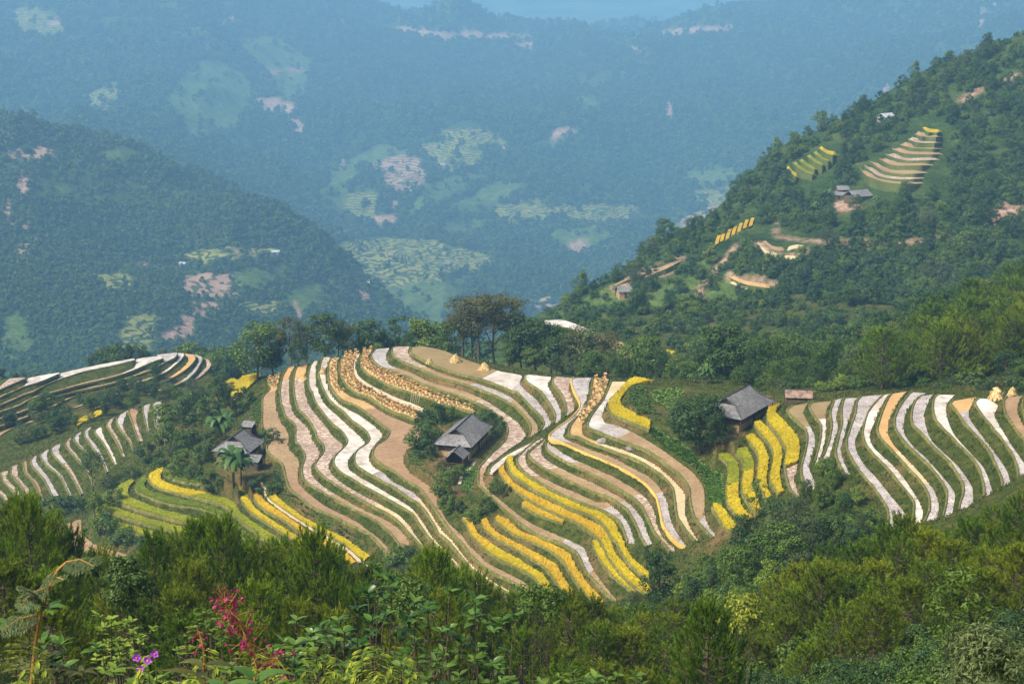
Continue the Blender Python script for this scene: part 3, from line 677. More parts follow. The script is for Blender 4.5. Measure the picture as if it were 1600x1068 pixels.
RLAB = {
 ('B9', 'rice_y'): 'bright yellow ripe rice bending round the vegetable garden at the top of the hill',
 ('Y3', 'rice_o'): 'short golden rice strip in the middle, ending halfway along its terrace',
 ('Y4', 'rice_y'): 'lowest bright yellow rice strip beside the dark tree, thin and starting halfway down',
 ('Y2', 'rice_o'): 'long thin golden rice strip starting beside the white pool end of the lane',
 ('Y2', 'rice_y'): 'bright yellow rice at the lower end of the long golden strip',
 ('Y1', 'rice_y'): 'long greenish yellow rice strip, uppermost of the rice in the middle of the hill',
 ('E0', 'rice_y'): 'short yellow rice wedge standing alone below the green bank on the right',
 ('E1', 'rice_g'): 'green tinged upper half of the rice strip nearest the big green bank',
 ('E1', 'rice_y'): 'yellow lower half of the rice strip nearest the big green bank',
 ('E2', 'rice_g'): 'green tinged rice just below the wooden frame beside the right house',
 ('E2', 'rice_y'): 'yellow rice behind the small tree, lower part of its strip',
 ('E3', 'rice_y'): 'yellow rice strip ending at the yard of the right house',
 ('E4', 'rice_y'): 'smooth bright yellow rice strip just left of the widest yellow field',
 ('E5', 'rice_y'): 'widest bright yellow rice field, right beside the right house and half harvested',
 ('Z1', 'rice_o'): 'golden rice knob at the head of the lowest golden strip, under the shrubby slide',
 ('Z1', 'rice_y'): 'lowest of the three parallel golden rice strips in the lower middle',
 ('Z2', 'rice_o'): 'middle one of the three parallel golden rice strips in the lower middle',
 ('Z3', 'rice_o'): 'uppermost of the three parallel golden rice strips in the lower middle',
 ('X1', 'rice_y'): 'bright yellow rice patch beside the straw strewn left end of the ridge',
 ('X2', 'rice_g'): 'small yellow green rice patch left of the tall dark tree by the left house',
 ('X3', 'rice_y'): 'yellow rice patch on the crest above the far left white terraces',
 ('G1', 'rice_y'): 'bright yellow rice between the white footpath and the cabbage rows',
 ('G2', 'rice_o'): 'thin orange rice strip directly below the white footpath',
 ('G3', 'rice_d'): 'green rice at the top of the left slope, below the left house',
 ('G3', 'rice_g'): 'ripening rice in the bend below the banana plant of the left house',
 ('G3', 'rice_y'): 'yellow rice running downhill two strips below the white footpath',
 ('G4', 'rice_y'): 'yellow edged rice curving round the upper left nose of the green fields',
 ('G4', 'rice_g'): 'yellow green rice running down towards the foreground pines, long middle strip',
 ('G5', 'rice_d'): 'dullest green rice strip among the fields below the left house',
 ('G6', 'rice_g'): 'broad yellow green rice strip with a rounded left end in the left fields',
 ('G7', 'rice_g'): 'second lowest yellow green rice strip of the left fields',
 ('G8', 'rice_g'): 'lowest yellow green rice strip, just above the bushy bank and brown field',
 ('G10', 'rice_o'): 'tiny yellow rice sliver below the brown field at left',
 ('K3', 'rice_y'): 'small yellow rice patch seen between the trees behind the ridge'}
def resample_ends(l, bk, step):
    L = np.hypot(*np.diff(l, axis=0).T).sum(); n = max(int(L / step), 4)
    t = np.linspace(0, len(l) - 1, n); k = np.arange(len(l))
    return (np.stack([np.interp(t, k, l[:, 0]), np.interp(t, k, l[:, 1])], 1), np.stack([np.interp(t, k, bk[:, 0]), np.interp(t, k, bk[:, 1])], 1))
for nm, kind, z, l, bk in RICE_PIECES:
    l2, b2 = resample_ends(l, bk, 0.42)
    wid = np.hypot(*(b2 - l2).T).mean()
    T = int(np.clip(wid / 0.42, 4, 16))
    ww = np.linspace(0.03, 0.99, T)
    n = len(l2)
    P = l2[:, None, :] * (1 - ww)[None, :, None] + b2[:, None, :] * ww[None, :, None]
    P = P + RNG.normal(0, 0.07, P.shape)
    h = 0.62 + 0.20 * vnoise(P[..., 0] * .6, P[..., 1] * .6, 8) + RNG.normal(0, 0.05, P.shape[:2])
    V = np.dstack([P, z + h]).reshape(-1, 3)
    f = grid_faces(n, T)[:, ::-1]
    per = np.r_[np.arange(0, n * T, T), (n - 1) * T + np.arange(1, T), np.arange(n * T - 1, T - 2, -T)[1:], np.arange(T - 2, 0, -1)]
    lo = V[per].copy(); lo[:, 2] = z - 0.1
    b0 = len(V); k = len(per); ii = np.arange(k)
    V = np.vstack([V, lo])
    sf = np.stack([per, np.roll(per, -1), b0 + (ii + 1) % k, b0 + ii], 1)
    # drooping ears standing out of the crop
    q = RNG.integers(0, n * T, int(n * T * 1.6))
    base = V[q] + np.c_[RNG.normal(0, .12, (len(q), 2)), np.full(len(q), -.1)]
    an = RNG.random(len(q)) * 6.28; dv = np.c_[np.cos(an), np.sin(an), np.zeros(len(q))]
    pv = np.c_[-np.sin(an), np.cos(an), np.zeros(len(q))] * 0.05
    tip = base + dv * RNG.uniform(.08, .28, (len(q), 1)) + np.array([0, 0, 1]) * RNG.uniform(.12, .34, (len(q), 1))
    TV = np.stack([base - pv, base + pv, tip], 1).reshape(-1, 3)
    tf = len(V) + np.arange(len(q) * 3).reshape(-1, 3)
    me = mesh_np('rice_strip', np.vstack([V, TV]), [np.vstack([f, sf]), tf], [M[kind]])
    tag(link('rice_strip', me), RLAB.get((nm, kind), 'strip of ripening rice on a terrace'), 'rice crop', 'rice strips still standing on the terraces')

# grass growing on the banks: nobody could count it
ok = wild & (YY > 195) & (YY < 470)
ii, jj = np.nonzero(ok)
near_b = sl_[ii, jj] > 0.22
wts = np.where(near_b, 1.0, 0.35) * np.gradient(GY)[ii] * YY[ii, jj]
sel = RNG.choice(len(ii), 110000, p=wts / wts.sum())
py = YY[ii[sel], jj[sel]] + RNG.uniform(-.5, .5, len(sel)); px = (AA[ii[sel], jj[sel]] + RNG.uniform(-.0008, .0008, len(sel))) * py
kk = ~gbench(px, py); px, py = px[kk], py[kk]
base = np.c_[px, py, gz(px, py) - 0.08]
N = len(base); V = []
for k in range(3):
    an = RNG.random(N) * 6.28
    dv = np.c_[np.cos(an), np.sin(an), np.zeros(N)]; pv = np.c_[-np.sin(an), np.cos(an), np.zeros(N)] * RNG.uniform(.06, .16, (N, 1))
    b_ = base + np.c_[RNG.normal(0, .15, (N, 2)), np.zeros(N)]
    tip = b_ + dv * RNG.uniform(.05, .3, (N, 1)) + np.array([0, 0, 1]) * RNG.uniform(.2, .6, (N, 1))
    V.append(np.stack([b_ - pv, b_ + pv, tip], 1))
V = np.concatenate(V).reshape(-1, 3)
tag(link('bank_grass', mesh_np('bank_grass', V, np.arange(len(V)).reshape(-1, 3), [M['grass']])), 'rough grass covering the banks between the terraces', 'grass', kind='stuff')
# ------------------------------------------------------------------ far hills: one height field from 604 m to 3.4 km, and the last range
FY = [604.0]
while FY[-1] < 7500: FY.append(FY[-1] * 1.0042)
FY = np.array(FY); FA = np.arange(-0.45, 0.4501, 0.0018)
FAA, FYY = np.meshgrid(FA, FY); FXX = FAA * FYY
pts = []
def fc(u, v, D):
    a, s = pray(u, v); pts.append((a * D, D, CZ + s * D))
def fz(u, D, z): pts.append((pray(u, 300)[0] * D, D, z))
T2 = (
    (-200, 580, 900), (0, 570, 880), (100, 560, 900), (230, 540, 980), (330, 560, 1000), (450, 520, 1080), (-200, 470, 1020), (0, 450, 1060), (120, 430, 1120), (220, 470, 1060), (300, 400, 1240), (350, 450, 1130), (430, 420, 1230), (480, 450, 1200),
    (-200, 300, 1330), (0, 300, 1310), (100, 330, 1280), (200, 320, 1330), (-250, 190, 1480), (0, 203, 1470), (60, 214, 1480), (120, 238, 1480), (180, 240, 1490), (240, 244, 1480), (300, 268, 1470), (350, 288, 1460), (400, 308, 1450), (470, 345, 1420), (520, 375, 1390), (545, 398, 1370))
for u, v, D in (
    # left middle mountain: face, crest
    (-200, 580, 900), (0, 570, 880), (100, 560, 900), (230, 540, 980), (330, 560, 1000), (450, 520, 1080), (-200, 470, 1020), (0, 450, 1060), (120, 430, 1120), (220, 470, 1060), (300, 400, 1240), (350, 450, 1130), (430, 420, 1230), (480, 450, 1200),
    (-200, 300, 1330), (0, 300, 1310), (100, 330, 1280), (200, 320, 1330), (-250, 190, 1480), (0, 203, 1470), (60, 214, 1480), (120, 238, 1480), (180, 240, 1490), (240, 244, 1480), (300, 268, 1470), (350, 288, 1460), (400, 308, 1450), (470, 345, 1420), (520, 375, 1390), (545, 398, 1370),
    # valley floor and central slope
    (560, 520, 1130), (600, 480, 1260), (560, 440, 1340), (700, 480, 1280), (640, 420, 1430), (740, 410, 1460), (640, 375, 1540), (560, 370, 1560), (800, 470, 1330), (870, 430, 1450), (760, 350, 1640), (650, 330, 1680), (560, 320, 1700), (620, 280, 1830), (700, 260, 1880), (540, 250, 1900), (640, 215, 2010), (760, 230, 1990),
    (700, 170, 2260), (620, 120, 2480), (520, 180, 2180), (460, 120, 2400), (420, 220, 2040), (380, 270, 1860), (700, 75, 2720), (780, 80, 2700), (850, 130, 2500), (860, 260, 1960), (900, 310, 1800), (900, 220, 2050), (940, 380, 1600), (1000, 420, 1500), (1000, 340, 1740), (980, 280, 1900), (1050, 240, 2000), (960, 160, 2350), (1100, 310, 1790),
    (1080, 180, 2200), (1150, 250, 1960), (1200, 200, 2060), (1130, 110, 2500), (1300, 160, 2150), (1300, 90, 2420), (1420, 110, 2230), (1420, 50, 2550), (1550, 70, 2260), (1650, 60, 2250), (1750, 40, 2300),
    # upper left slopes
    (-250, 140, 1950), (-200, 60, 2250), (0, 170, 1900), (0, 100, 2120), (0, 30, 2420), (100, 190, 1840), (120, 120, 2080), (150, 40, 2400), (240, 200, 1830), (250, 130, 2090), (300, 60, 2380), (330, 150, 2060), (350, 230, 1850), (400, 60, 2480), (250, 5, 2620),
    (-250, -40, 2750), (0, -35, 2750), (200, -30, 2800), (350, -22, 2850), (430, -4, 2900), (500, 6, 2950), (560, 24, 2950), (600, 40, 2920), (640, 26, 2900), (690, 6, 2880), (730, 10, 2880), (790, 38, 2900), (850, 47, 2950), (900, 48, 2950), (960, 62, 2950), (1010, 57, 2950), (1060, 46, 2950), (1130, 30, 2900), (1200, 18, 2880), (1240, 13, 2850), (1310, 1, 2850), (1400, -8, 2850), (1520, -14, 2800), (1750, -22, 2750),
    # right hand mountain
    (850, 490, 690), (900, 463, 740), (960, 437, 800), (1050, 404, 850), (1100, 360, 880), (1150, 318, 900), (1200, 260, 930), (1250, 236, 940), (1290, 216, 945), (1340, 190, 950), (1400, 160, 960), (1440, 138, 965), (1500, 118, 970), (1540, 104, 975), (1600, 80, 980), (1720, 35, 1000),
    (950, 495, 680), (1020, 450, 710), (1060, 490, 680), (1100, 430, 720), (1170, 460, 690), (1200, 370, 770), (1200, 420, 700), (1300, 460, 690), (1280, 380, 735), (1260, 300, 830), (1350, 300, 810), (1400, 240, 870), (1400, 370, 720), (1420, 440, 690), (1480, 300, 790), (1500, 200, 890), (1550, 380, 690), (1560, 280, 800), (1600, 180, 890), (1600, 405, 700), (1720, 300, 780), (1720, 150, 900)):
    fc(u, v + (18 if (u, v, D) in T2 and v < 400 else 0), D * (1.7 if (u, v, D) in T2 else 2.2 if D > 1100 or v < 60 and u < 1500 and D > 1020 else 1.0))
# ground that the photograph hides: behind the crests
for u, D, z in ((0, 2850, -270), (200, 2850, -280), (350, 2800, -300), (-250, 2850, -240), (0, 3400, -300), (250, 3400, -310), (850, 800, -110), (850, 1050, -190), (960, 940, -110), (1050, 1000, -110), (1050, 1350, -260), (1150, 1080, -90), (1200, 1500, -280), (1300, 1150, -40), (1300, 1700, -280), (1450, 1180, -30), (1450, 1800, -250), (1650, 1250, 0), (1650, 1900, -220),
                (700, 1100, -220), (590, 1600, -290), (650, 1600, -310), (560, 1250, -225), (640, 1250, -250), (592, 2380, -450), (630, 2380, -480), (670, 2380, -490), (600, 2100, -410), (650, 2100, -430), (600, 800, -120), (450, 800, -120), (300, 720, -80), (100, 730, -75), (-200, 720, -70), (0, 7100, 30), (500, 7200, -80), (900, 7200, -250), (1300, 7100, -10), (1750, 7100, 30)):
    fz(u, D, z)
edge_a = np.linspace(-0.40, 0.40, 15)
for a in edge_a:
    for d in (600, 616): pts.append((a * d, d, float(gz(a * d, d)) - 0.4))
P = np.array(pts)
def tps_fit(P, lam):
    X = P[:, :2] / 1000.0; n = len(X)
    d2 = ((X[:, None] - X[None]) ** 2).sum(2)
    K = 0.5 * d2 * np.log(d2 + 1e-12) + lam * np.eye(n)
    A = np.zeros((n + 3, n + 3)); A[:n, :n] = K; A[:n, n] = 1; A[:n, n + 1:] = X; A[n, :n] = 1; A[n + 1:, :n] = X.T
    return X, np.linalg.solve(A, np.r_[P[:, 2], 0, 0, 0])
def tps_eval(X, w, x, y):
    o = np.empty(x.size); xf = x.ravel() / 1000; yf = y.ravel() / 1000
    for i in range(0, x.size, 20000):
        d2 = (xf[i:i + 20000, None] - X[None, :, 0]) ** 2 + (yf[i:i + 20000, None] - X[None, :, 1]) ** 2
        o[i:i + 20000] = (0.5 * d2 * np.log(d2 + 1e-12)) @ w[:len(X)] + w[-3] + xf[i:i + 20000] * w[-2] + yf[i:i + 20000] * w[-1]
    return o.reshape(x.shape)
TX, TW = tps_fit(P, 2e-5)
FZ = tps_eval(TX, TW, FXX, FYY)
amp = np.clip((FYY - 604) / 700, 0, 1)
FZ = FZ + amp * ((26 + 26 * 1.6 * np.clip((FYY - 1800) / 900, 0, 1)) * fbm(FXX / 430, FYY / 700, 21, 4, True) + 5 * fbm(FXX / 60, FYY / 60, 31, 3)) + np.clip((FYY - 604) / 60, 0, 1) * 3.0 * fbm(FXX / 45, FYY / 45, 41, 3)
FZ = np.minimum(FZ, CZ - 4)
NFY, NFA = FZ.shape
def fz_at(x, y):
    x = np.asarray(x, float); y = np.asarray(y, float)
    ja = np.clip((x / y - FA[0]) / 0.0018, 0, NFA - 1.001); ia = np.clip(np.interp(y, FY, np.arange(NFY)), 0, NFY - 1.001)
    j = ja.astype(int); i = ia.astype(int); fj = ja - j; fi = ia - i
    return (FZ[i, j] * (1 - fj) + FZ[i, j + 1] * fj) * (1 - fi) + (FZ[i + 1, j] * (1 - fj) + FZ[i + 1, j + 1] * fj) * fi
def fhit(u, v):
    """first points of the far hills on many sight lines (arrays); y = nan where there is none"""
    a, s = pray(np.asarray(u, float), np.asarray(v, float))
    j = np.clip(np.rint((a - FA[0]) / 0.0018), 0, NFA - 1).astype(int)
    y = np.full(len(a), np.nan)
    for i0 in range(0, len(a), 8000):
        jj = j[i0:i0 + 8000]
        below = (CZ + s[i0:i0 + 8000][None, :] * FY[:, None]) <= FZ[:, jj]
        k = below.argmax(0); hit = below.any(0)
        y[i0:i0 + 8000] = np.where(hit, FY[k], np.nan)
    return a * y, y
# land cover read off as real plots of ground: (kind, outline, nearest and farthest distance)
COVER = [
 ('terr', '540,378 600,371 680,377 740,391 778,402 740,426 700,424 690,440 620,446 560,450 545,430 530,395', 1300, 2200),
 ('grass', '535,452 690,440 745,428 700,475 620,505 540,492', 1250, 2200),
 ('pink', '570,240 600,235 655,245 668,285 640,300 590,295 600,270 565,255', 1000, 3000), ('soil', '594,300 625,300 620,325 592,322', 1000, 3000), ('pink', '530,250 555,245 550,282 528,285', 1000, 3000), ('soil', '570,338 622,333 620,350 575,350', 1000, 3000),
 ('grass', '690,345 720,330 760,345 740,365 700,372', 1000, 3000), ('terr', '770,335 850,322 930,318 1000,322 985,345 930,350 880,340 800,352', 1000, 3000), ('grass', '850,362 940,352 960,372 900,392 870,385', 1000, 3000), ('soil', '885,385 905,372 925,392 900,400', 1000, 3000), ('terr', '760,322 840,312 850,325 770,337', 1000, 3000), ('terr', '640,225 700,225 760,235 740,262 690,270 670,245', 1000, 3000),
 ('grass', '830,228 900,195 912,205 860,232', 1000, 3000), ('soil', '858,208 905,197 895,212 865,218', 1000, 3000), ('grass', '903,153 936,153 932,178 908,178', 1000, 3500),
 ('soil', '600,45 640,40 680,48 780,50 830,53 825,62 760,60 700,63 665,58', 1500, 3500), ('soil', '1030,50 1090,42 1150,39 1142,47 1040,56', 1500, 3500), ('soil', '800,68 835,62 838,78 812,76', 1500, 3500), ('soil', '970,70 990,74 1025,84 1000,85 972,76', 1500, 3500),
 ('terr', '283,395 350,387 430,386 437,398 380,403 345,411 290,413', 600, 1700), ('pink', '285,430 360,425 368,450 330,468 290,462', 600, 1700), ('grass', '360,425 452,412 436,442 370,452', 600, 1700), ('soil', '365,388 392,395 398,408 372,398', 600, 1700),
 ('terr', '150,430 200,425 215,445 170,455', 600, 1700), ('grass', '440,455 500,440 520,470 460,490', 600, 1700), ('soil', '200,415 240,408 238,414 202,420', 600, 1700), ('soil', '0,235 60,228 100,240 60,248 5,246', 600, 1700), ('soil', '0,318 18,330 30,350 10,352', 600, 1700), ('pink', '300,470 345,472 340,484 300,482', 600, 1700), ('terr', '380,470 440,470 430,490 385,492', 600, 1700),
 ('soil', '285,484 325,484 332,500 305,498 303,530 285,528', 600, 1700), ('soil', '250,515 290,508 285,530 255,532', 600, 1700), ('terr', '195,493 248,490 248,510 232,552 188,548', 600, 1700), ('soil', '340,456 372,456 368,466 345,466', 600, 1700),
 ('terr', '133,148 185,126 184,158 168,174 140,167', 1500, 3000), ('grass', '143,243 195,230 228,238 195,258', 600, 1600), ('grass', '50,298 110,288 102,306 60,309', 600, 1700),
 ('soil', '25,268 45,262 47,298 36,310 28,292', 600, 1700), ('soil', '18,398 70,358 82,354 60,376 30,398', 600, 1700), ('soil', '4,300 16,300 16,328 4,322', 600, 1700), ('soil', '28,352 44,348 42,362 30,362', 600, 1700),
 ('soil', '398,154 440,150 472,176 478,210 455,205 448,180 410,172', 1500, 3000), ('grass', '360,60 430,55 485,95 475,150 440,160 415,110', 1500, 3000), ('soil', '410,112 450,106 487,108 450,116 415,118', 1500, 3000),
 ('terr', '20,15 60,12 100,30 90,60 30,50', 1500, 3500), ('soil', '75,33 100,33 98,40 76,40', 1500, 3500),
 ('soil', '319,95 320,70 336,42 372,16 376,20 341,46 325,72 324,95', 1500, 3000), ('grass', '250,150 330,90 400,130 370,200 300,220', 1700, 3000),
 ('grass', '500,300 540,250 600,225 640,235 560,262 530,330 500,330', 1400, 2300), ('terr', '545,300 590,300 590,335 560,345 535,330', 1400, 2300), ('grass', '660,290 700,275 770,270 720,300 680,320 640,340', 1400, 2300), ('terr', '690,205 760,200 800,228 760,232 700,225', 1400, 2300), ('grass', '700,320 760,290 830,285 800,310 730,335', 1400, 2300),
 ('grass', '620,520 560,450 640,500 720,470 760,400 700,520', 1250, 2000), ('grass', '0,500 30,480 50,540 20,570 0,560', 600, 1500),
 ('pink', '1030,372 1060,345 1128,312 1134,340 1060,376', 1000, 3000), ('grass', '1000,380 1060,345 1085,370 1030,400', 1000, 3000), ('grass', '1060,268 1150,260 1150,280 1090,290', 1000, 3000), ('terr', '1080,300 1150,290 1140,315 1090,325', 1000, 3000), ('soil', '1040,160 1052,160 1050,190 1042,188', 1500, 3500), ('soil', '1440,132 1475,124 1480,128 1445,140', 1200, 3500), ('soil', '1530,14 1538,14 1534,44 1528,44', 1200, 3500), ('soil', '1378,130 1390,130 1386,150 1380,148', 1200, 3500),
 ('grass', '850,500 960,440 1000,470 1030,500 1000,545 900,545 860,520', 500, 1000), ('pink', '950,447 1000,420 1072,398 1066,420 990,447 960,455', 600, 1000), ('grass', '1310,300 1338,262 1385,216 1428,188 1482,192 1484,282 1452,296 1460,306 1330,318', 600, 1100),
 ('grass', '1000,470 1060,420 1110,400 1100,450 1050,500 1010,520', 600, 1000), ('soil', '1300,318 1330,310 1345,325 1310,335', 600, 1000), ('soil', '1540,335 1570,318 1600,322 1600,345 1550,348', 600, 1000),
 ('grass', '1070,470 1150,430 1175,470 1120,500', 600, 1000), ('soil', '1040,490 1052,488 1075,520 1100,530 1070,530', 500, 1000)]
ROADS = [('1215,352 1213,366 1225,372 1282,379 1330,383 1380,385 1440,380 1500,372 1560,355', 600, 1000, 4.0), ('1185,380 1200,395 1235,400 1260,392', 600, 1000, 5.0), ('1137,430 1165,442 1215,450', 600, 1000, 3.0), ('1092,455 1098,475 1120,488 1150,498', 600, 1000, 3.0), ('1230,490 1260,497 1300,512', 600, 1000, 4), ('1500,160 1540,140 1600,118', 600, 1100, 3.5),
         ('1150,385 1090,460 1085,475', 600, 1000, 3), ('560,460 575,470 585,485', 1000, 2000, 5), ('460,475 468,490 464,500', 600, 1500, 5)]
UU, VV = proj(FXX, FYY, FZ)
cov = {k: np.zeros(FZ.shape, np.float32) for k in ('terr', 'grass', 'pink', 'soil', 'terr2')}
def px(s): return np.array([[float(q) for q in k.split(',')] for k in s.split()])
wob = 6 * fbm(FXX / 25, FYY / 25, 51, 3)
for k, s, d0, d1 in COVER:
    d0, d1 = (d0, 2720) if d1 in (1600, 1700, 1500) else (d0 * 2.05, d1 * 2.6) if d1 > 1050 else (d0, d1)
    rag = fbm(FXX / 14, FYY / 22, 91, 3)
    mk = (rag > (-.48 if k != 'soil' else -.30)) & inpoly(UU + wob, VV + 0.6 * wob, px(s)) & (FYY > d0) & (FYY < d1)
    for kk in cov: cov[kk][mk] = 0
    cov[k][mk] = 1
for s, d0, d1, w in ROADS:
    q = cr(px(s), 60); x, y = fhit(q[:, 0], q[:, 1])
    g = ~np.isnan(y)
    for xx, yy in zip(x[g], y[g]):
        if d0 < yy < d1 * 2: cov['soil'][(np.abs(FXX - xx) < w * .45) & (np.abs(FYY - yy) < max(w * .5, yy * .0023))] = 1
FIELD = np.clip(sum(cov.values()), 0, 1)
def blur(z):
    p = np.pad(z, 1, mode='edge')
    return (p[1:-1, 1:-1] * 2 + p[:-2, 1:-1] + p[2:, 1:-1] + p[1:-1, :-2] + p[1:-1, 2:]) / 6
m, t, b = new_mat('far_hillside', 1.0, 0.0)
gp = nd(t, 'ShaderNodeNewGeometry').outputs['Position']
sx = nd(t, 'ShaderNodeSeparateXYZ'); t.links.new(gp, sx.inputs[0])
base = ramp(t, noise(t, 0.05, 6, 0.7, gp), [(0.3, (0.022, 0.045, 0.013)), (0.5, (0.045, 0.08, 0.022)), (0.68, (0.085, 0.115, 0.035))])
def attr(n):
    a = nd(t, 'ShaderNodeAttribute'); a.attribute_name = n; return a.outputs['Fac']
def stripes(step, wobble):
    """contour terraces: a band per step of height"""
    ad = nd(t, 'ShaderNodeMath', operation='MULTIPLY_ADD'); t.links.new(noise(t, 0.03, 3, 0.5, gp), ad.inputs[0]); ad.inputs[1].default_value = wobble; t.links.new(sx.outputs['Z'], ad.inputs[2])
    mo = nd(t, 'ShaderNodeMath', operation='MODULO'); t.links.new(ad.outputs[0], mo.inputs[0]); mo.inputs[1].default_value = step
    ab = nd(t, 'ShaderNodeMath', operation='ABSOLUTE'); t.links.new(mo.outputs[0], ab.inputs[0])
    dv = nd(t, 'ShaderNodeMath', operation='DIVIDE'); t.links.new(ab.outputs[0], dv.inputs[0]); dv.inputs[1].default_value = step
    return dv.outputs[0]
plot = noise(t, 0.045, 2, 0.5, gp)
fields = ramp(t, plot, [(0.35, (0.14, 0.20, 0.05)), (0.5, (0.30, 0.28, 0.07)), (0.62, (0.22, 0.25, 0.07))])
c = mix(t, attr('grass'), base, ramp(t, noise(t, 0.06, 5, 0.7, gp), [(0.35, (0.05, 0.095, 0.022)), (0.55, (0.095, 0.15, 0.038)), (0.7, (0.17, 0.20, 0.06))]))
c = mix(t, attr('terr'), c, mix(t, ramp(t, stripes(4.2, 14), [(0.50, (0, 0, 0)), (0.62, (1, 1, 1))]), fields, (0.055, 0.085, 0.03)))
c = mix(t, attr('terr2'), c, mix(t, ramp(t, stripes(5.0, 6), [(0.55, (0, 0, 0)), (0.65, (1, 1, 1))]), (0.34, 0.33, 0.04), (0.06, 0.10, 0.02)))
c = mix(t, attr('pink'), c, mix(t, ramp(t, stripes(4.6, 12), [(0.55, (0, 0, 0)), (0.68, (1, 1, 1))]), (0.40, 0.27, 0.20), (0.09, 0.10, 0.04)))
c = mix(t, attr('soil'), c, ramp(t, noise(t, 0.15, 5, 0.7, gp), [(0.35, (0.22, 0.13, 0.085)), (0.6, (0.50, 0.35, 0.255))]))
t.links.new(c, b.inputs['Base Color'])
bump(t, b, noise(t, 0.12, 5, 0.75, gp), 1.0, 6.0)
me = mesh_np('far_hills', np.stack([FXX, FYY, FZ], 2), grid_faces(NFY, NFA), [m], smooth=True)
for k in cov:
    me.attributes.new(k, 'FLOAT', 'POINT').data.foreach_set('value', blur(cov[k]).ravel().astype(np.float32))
tag(link('hills', me), kind='structure')
# the last, palest range
LY = np.linspace(7600, 19000, 150); LA = np.linspace(-0.5, 0.5, 220)
la, ly = np.meshgrid(LA, LY); lx = la * ly
lz = CZ + ly * (np.interp(ly, [7600, 8300, 10000, 13500, 19000], [-0.085, -0.068, -0.046, -0.018, -0.013])) + 170 * fbm(lx / 2300, ly / 2600, 61, 4, True) - 30 + 25 * fbm(lx / 300, ly / 300, 66, 3)
lz = np.minimum(lz, CZ - 6)
m2, t2, b2 = new_mat('last_range', 1.0, 0.0)
t2.links.new(ramp(t2, noise(t2, 0.003, 6, 0.65), [(0.4, (0.04, 0.075, 0.025)), (0.55, (0.10, 0.15, 0.05))]), b2.inputs['Base Color'])
tag(link('mountains', mesh_np('mountains', np.stack([lx, ly, lz], 2), grid_faces(150, 220), [m2], smooth=True)), kind='structure')
# ------------------------------------------------------------------ trees and bushes
def rnd_dirs(n, rg):
    v = rg.normal(size=(n, 3)); return v / np.linalg.norm(v, axis=1)[:, None]
def leaf_cards(cen, out, size, asp, rg, jit=0.8, droop=0.0):
    """one folded diamond per leaf: cen (n,3), out = preferred outward direction"""
    n = len(cen)
    nrm = out + jit * rg.normal(size=(n, 3)) + np.array([0, 0, 0.45]); nrm /= np.linalg.norm(nrm, axis=1)[:, None]
    ax = np.cross(nrm, rg.normal(size=(n, 3))); ax[:, 2] -= droop; ax /= np.linalg.norm(ax, axis=1)[:, None]
    sd = np.cross(nrm, ax); sd /= np.maximum(np.linalg.norm(sd, axis=1), 1e-6)[:, None]
    sz = np.broadcast_to(size, n)[:, None] * rg.uniform(.65, 1.3, (n, 1))
    a = cen - ax * sz * .5; c = cen + ax * sz * .5
    b = cen + sd * sz * asp * .5 + nrm * sz * .06; d = cen - sd * sz * asp * .5 + nrm * sz * .06
    V = np.stack([a, b, c, d], 1).reshape(-1, 3)
    return V, np.arange(n * 4).reshape(-1, 4)

def crown_mesh(name, mat, seed, h, w, nclump, nleaf, leaf, base=0.25, shape='round', asp=0.6, droop=0.0, cl=0.30):
    """leaf clumps spread through an uneven crown from base*h to h"""
    rg = np.random.default_rng(seed)
    cs = []
    lo = h * base
    while len(cs) < nclump:
        t = rg.random(); an = rg.random() * 6.283
        if shape == 'round': rr = math.sqrt(max(0, 1 - (2 * t - 0.9) ** 2 / 1.25))
        elif shape == 'tall': rr = 0.55 + 0.45 * math.sin(t * 3.0)
        elif shape == 'umbrella': t = 0.45 + 0.55 * t; rr = math.sqrt(max(0, 1 - (2 * t - 1.2) ** 2))
        elif shape == 'cone': rr = 1.05 - t
        else: rr = 0.7 + 0.4 * math.sin(6 * t)
        rr *= 0.82 + 0.36 * math.sin(an * 2 + seed) * math.sin(an * 3 + t * 5 + seed * 2)
        r = rr * math.sqrt(rg.uniform(.25, 1)) * w / 2
        cs.append((r * math.cos(an), r * math.sin(an), lo + t * (h - lo) * 0.94, rg.uniform(.6, 1.25)))
    cs = np.array(cs)
    mid = np.array([0, 0, lo + .45 * (h - lo)])
    C_ = []; O_ = []
    for c in cs:
        k = max(int(nleaf * c[3]), 4)
        d = rnd_dirs(k, rg); rad = w * cl * c[3] * .5 * rg.uniform(.35, 1, (k, 1)) ** .5
        p = c[:3] + d * rad * np.array([1, 1, 0.72])
        if droop: p[:, 2] -= droop * rad[:, 0] * rg.random(k)
        C_.append(p); o = d + 0.7 * (c[:3] - mid) / (w * .5); O_.append(o)
    V, f = leaf_cards(np.vstack(C_), np.vstack(O_), leaf, asp, rg, 0.6, droop)
    return mesh_np(name, V, f, [mat]), cs

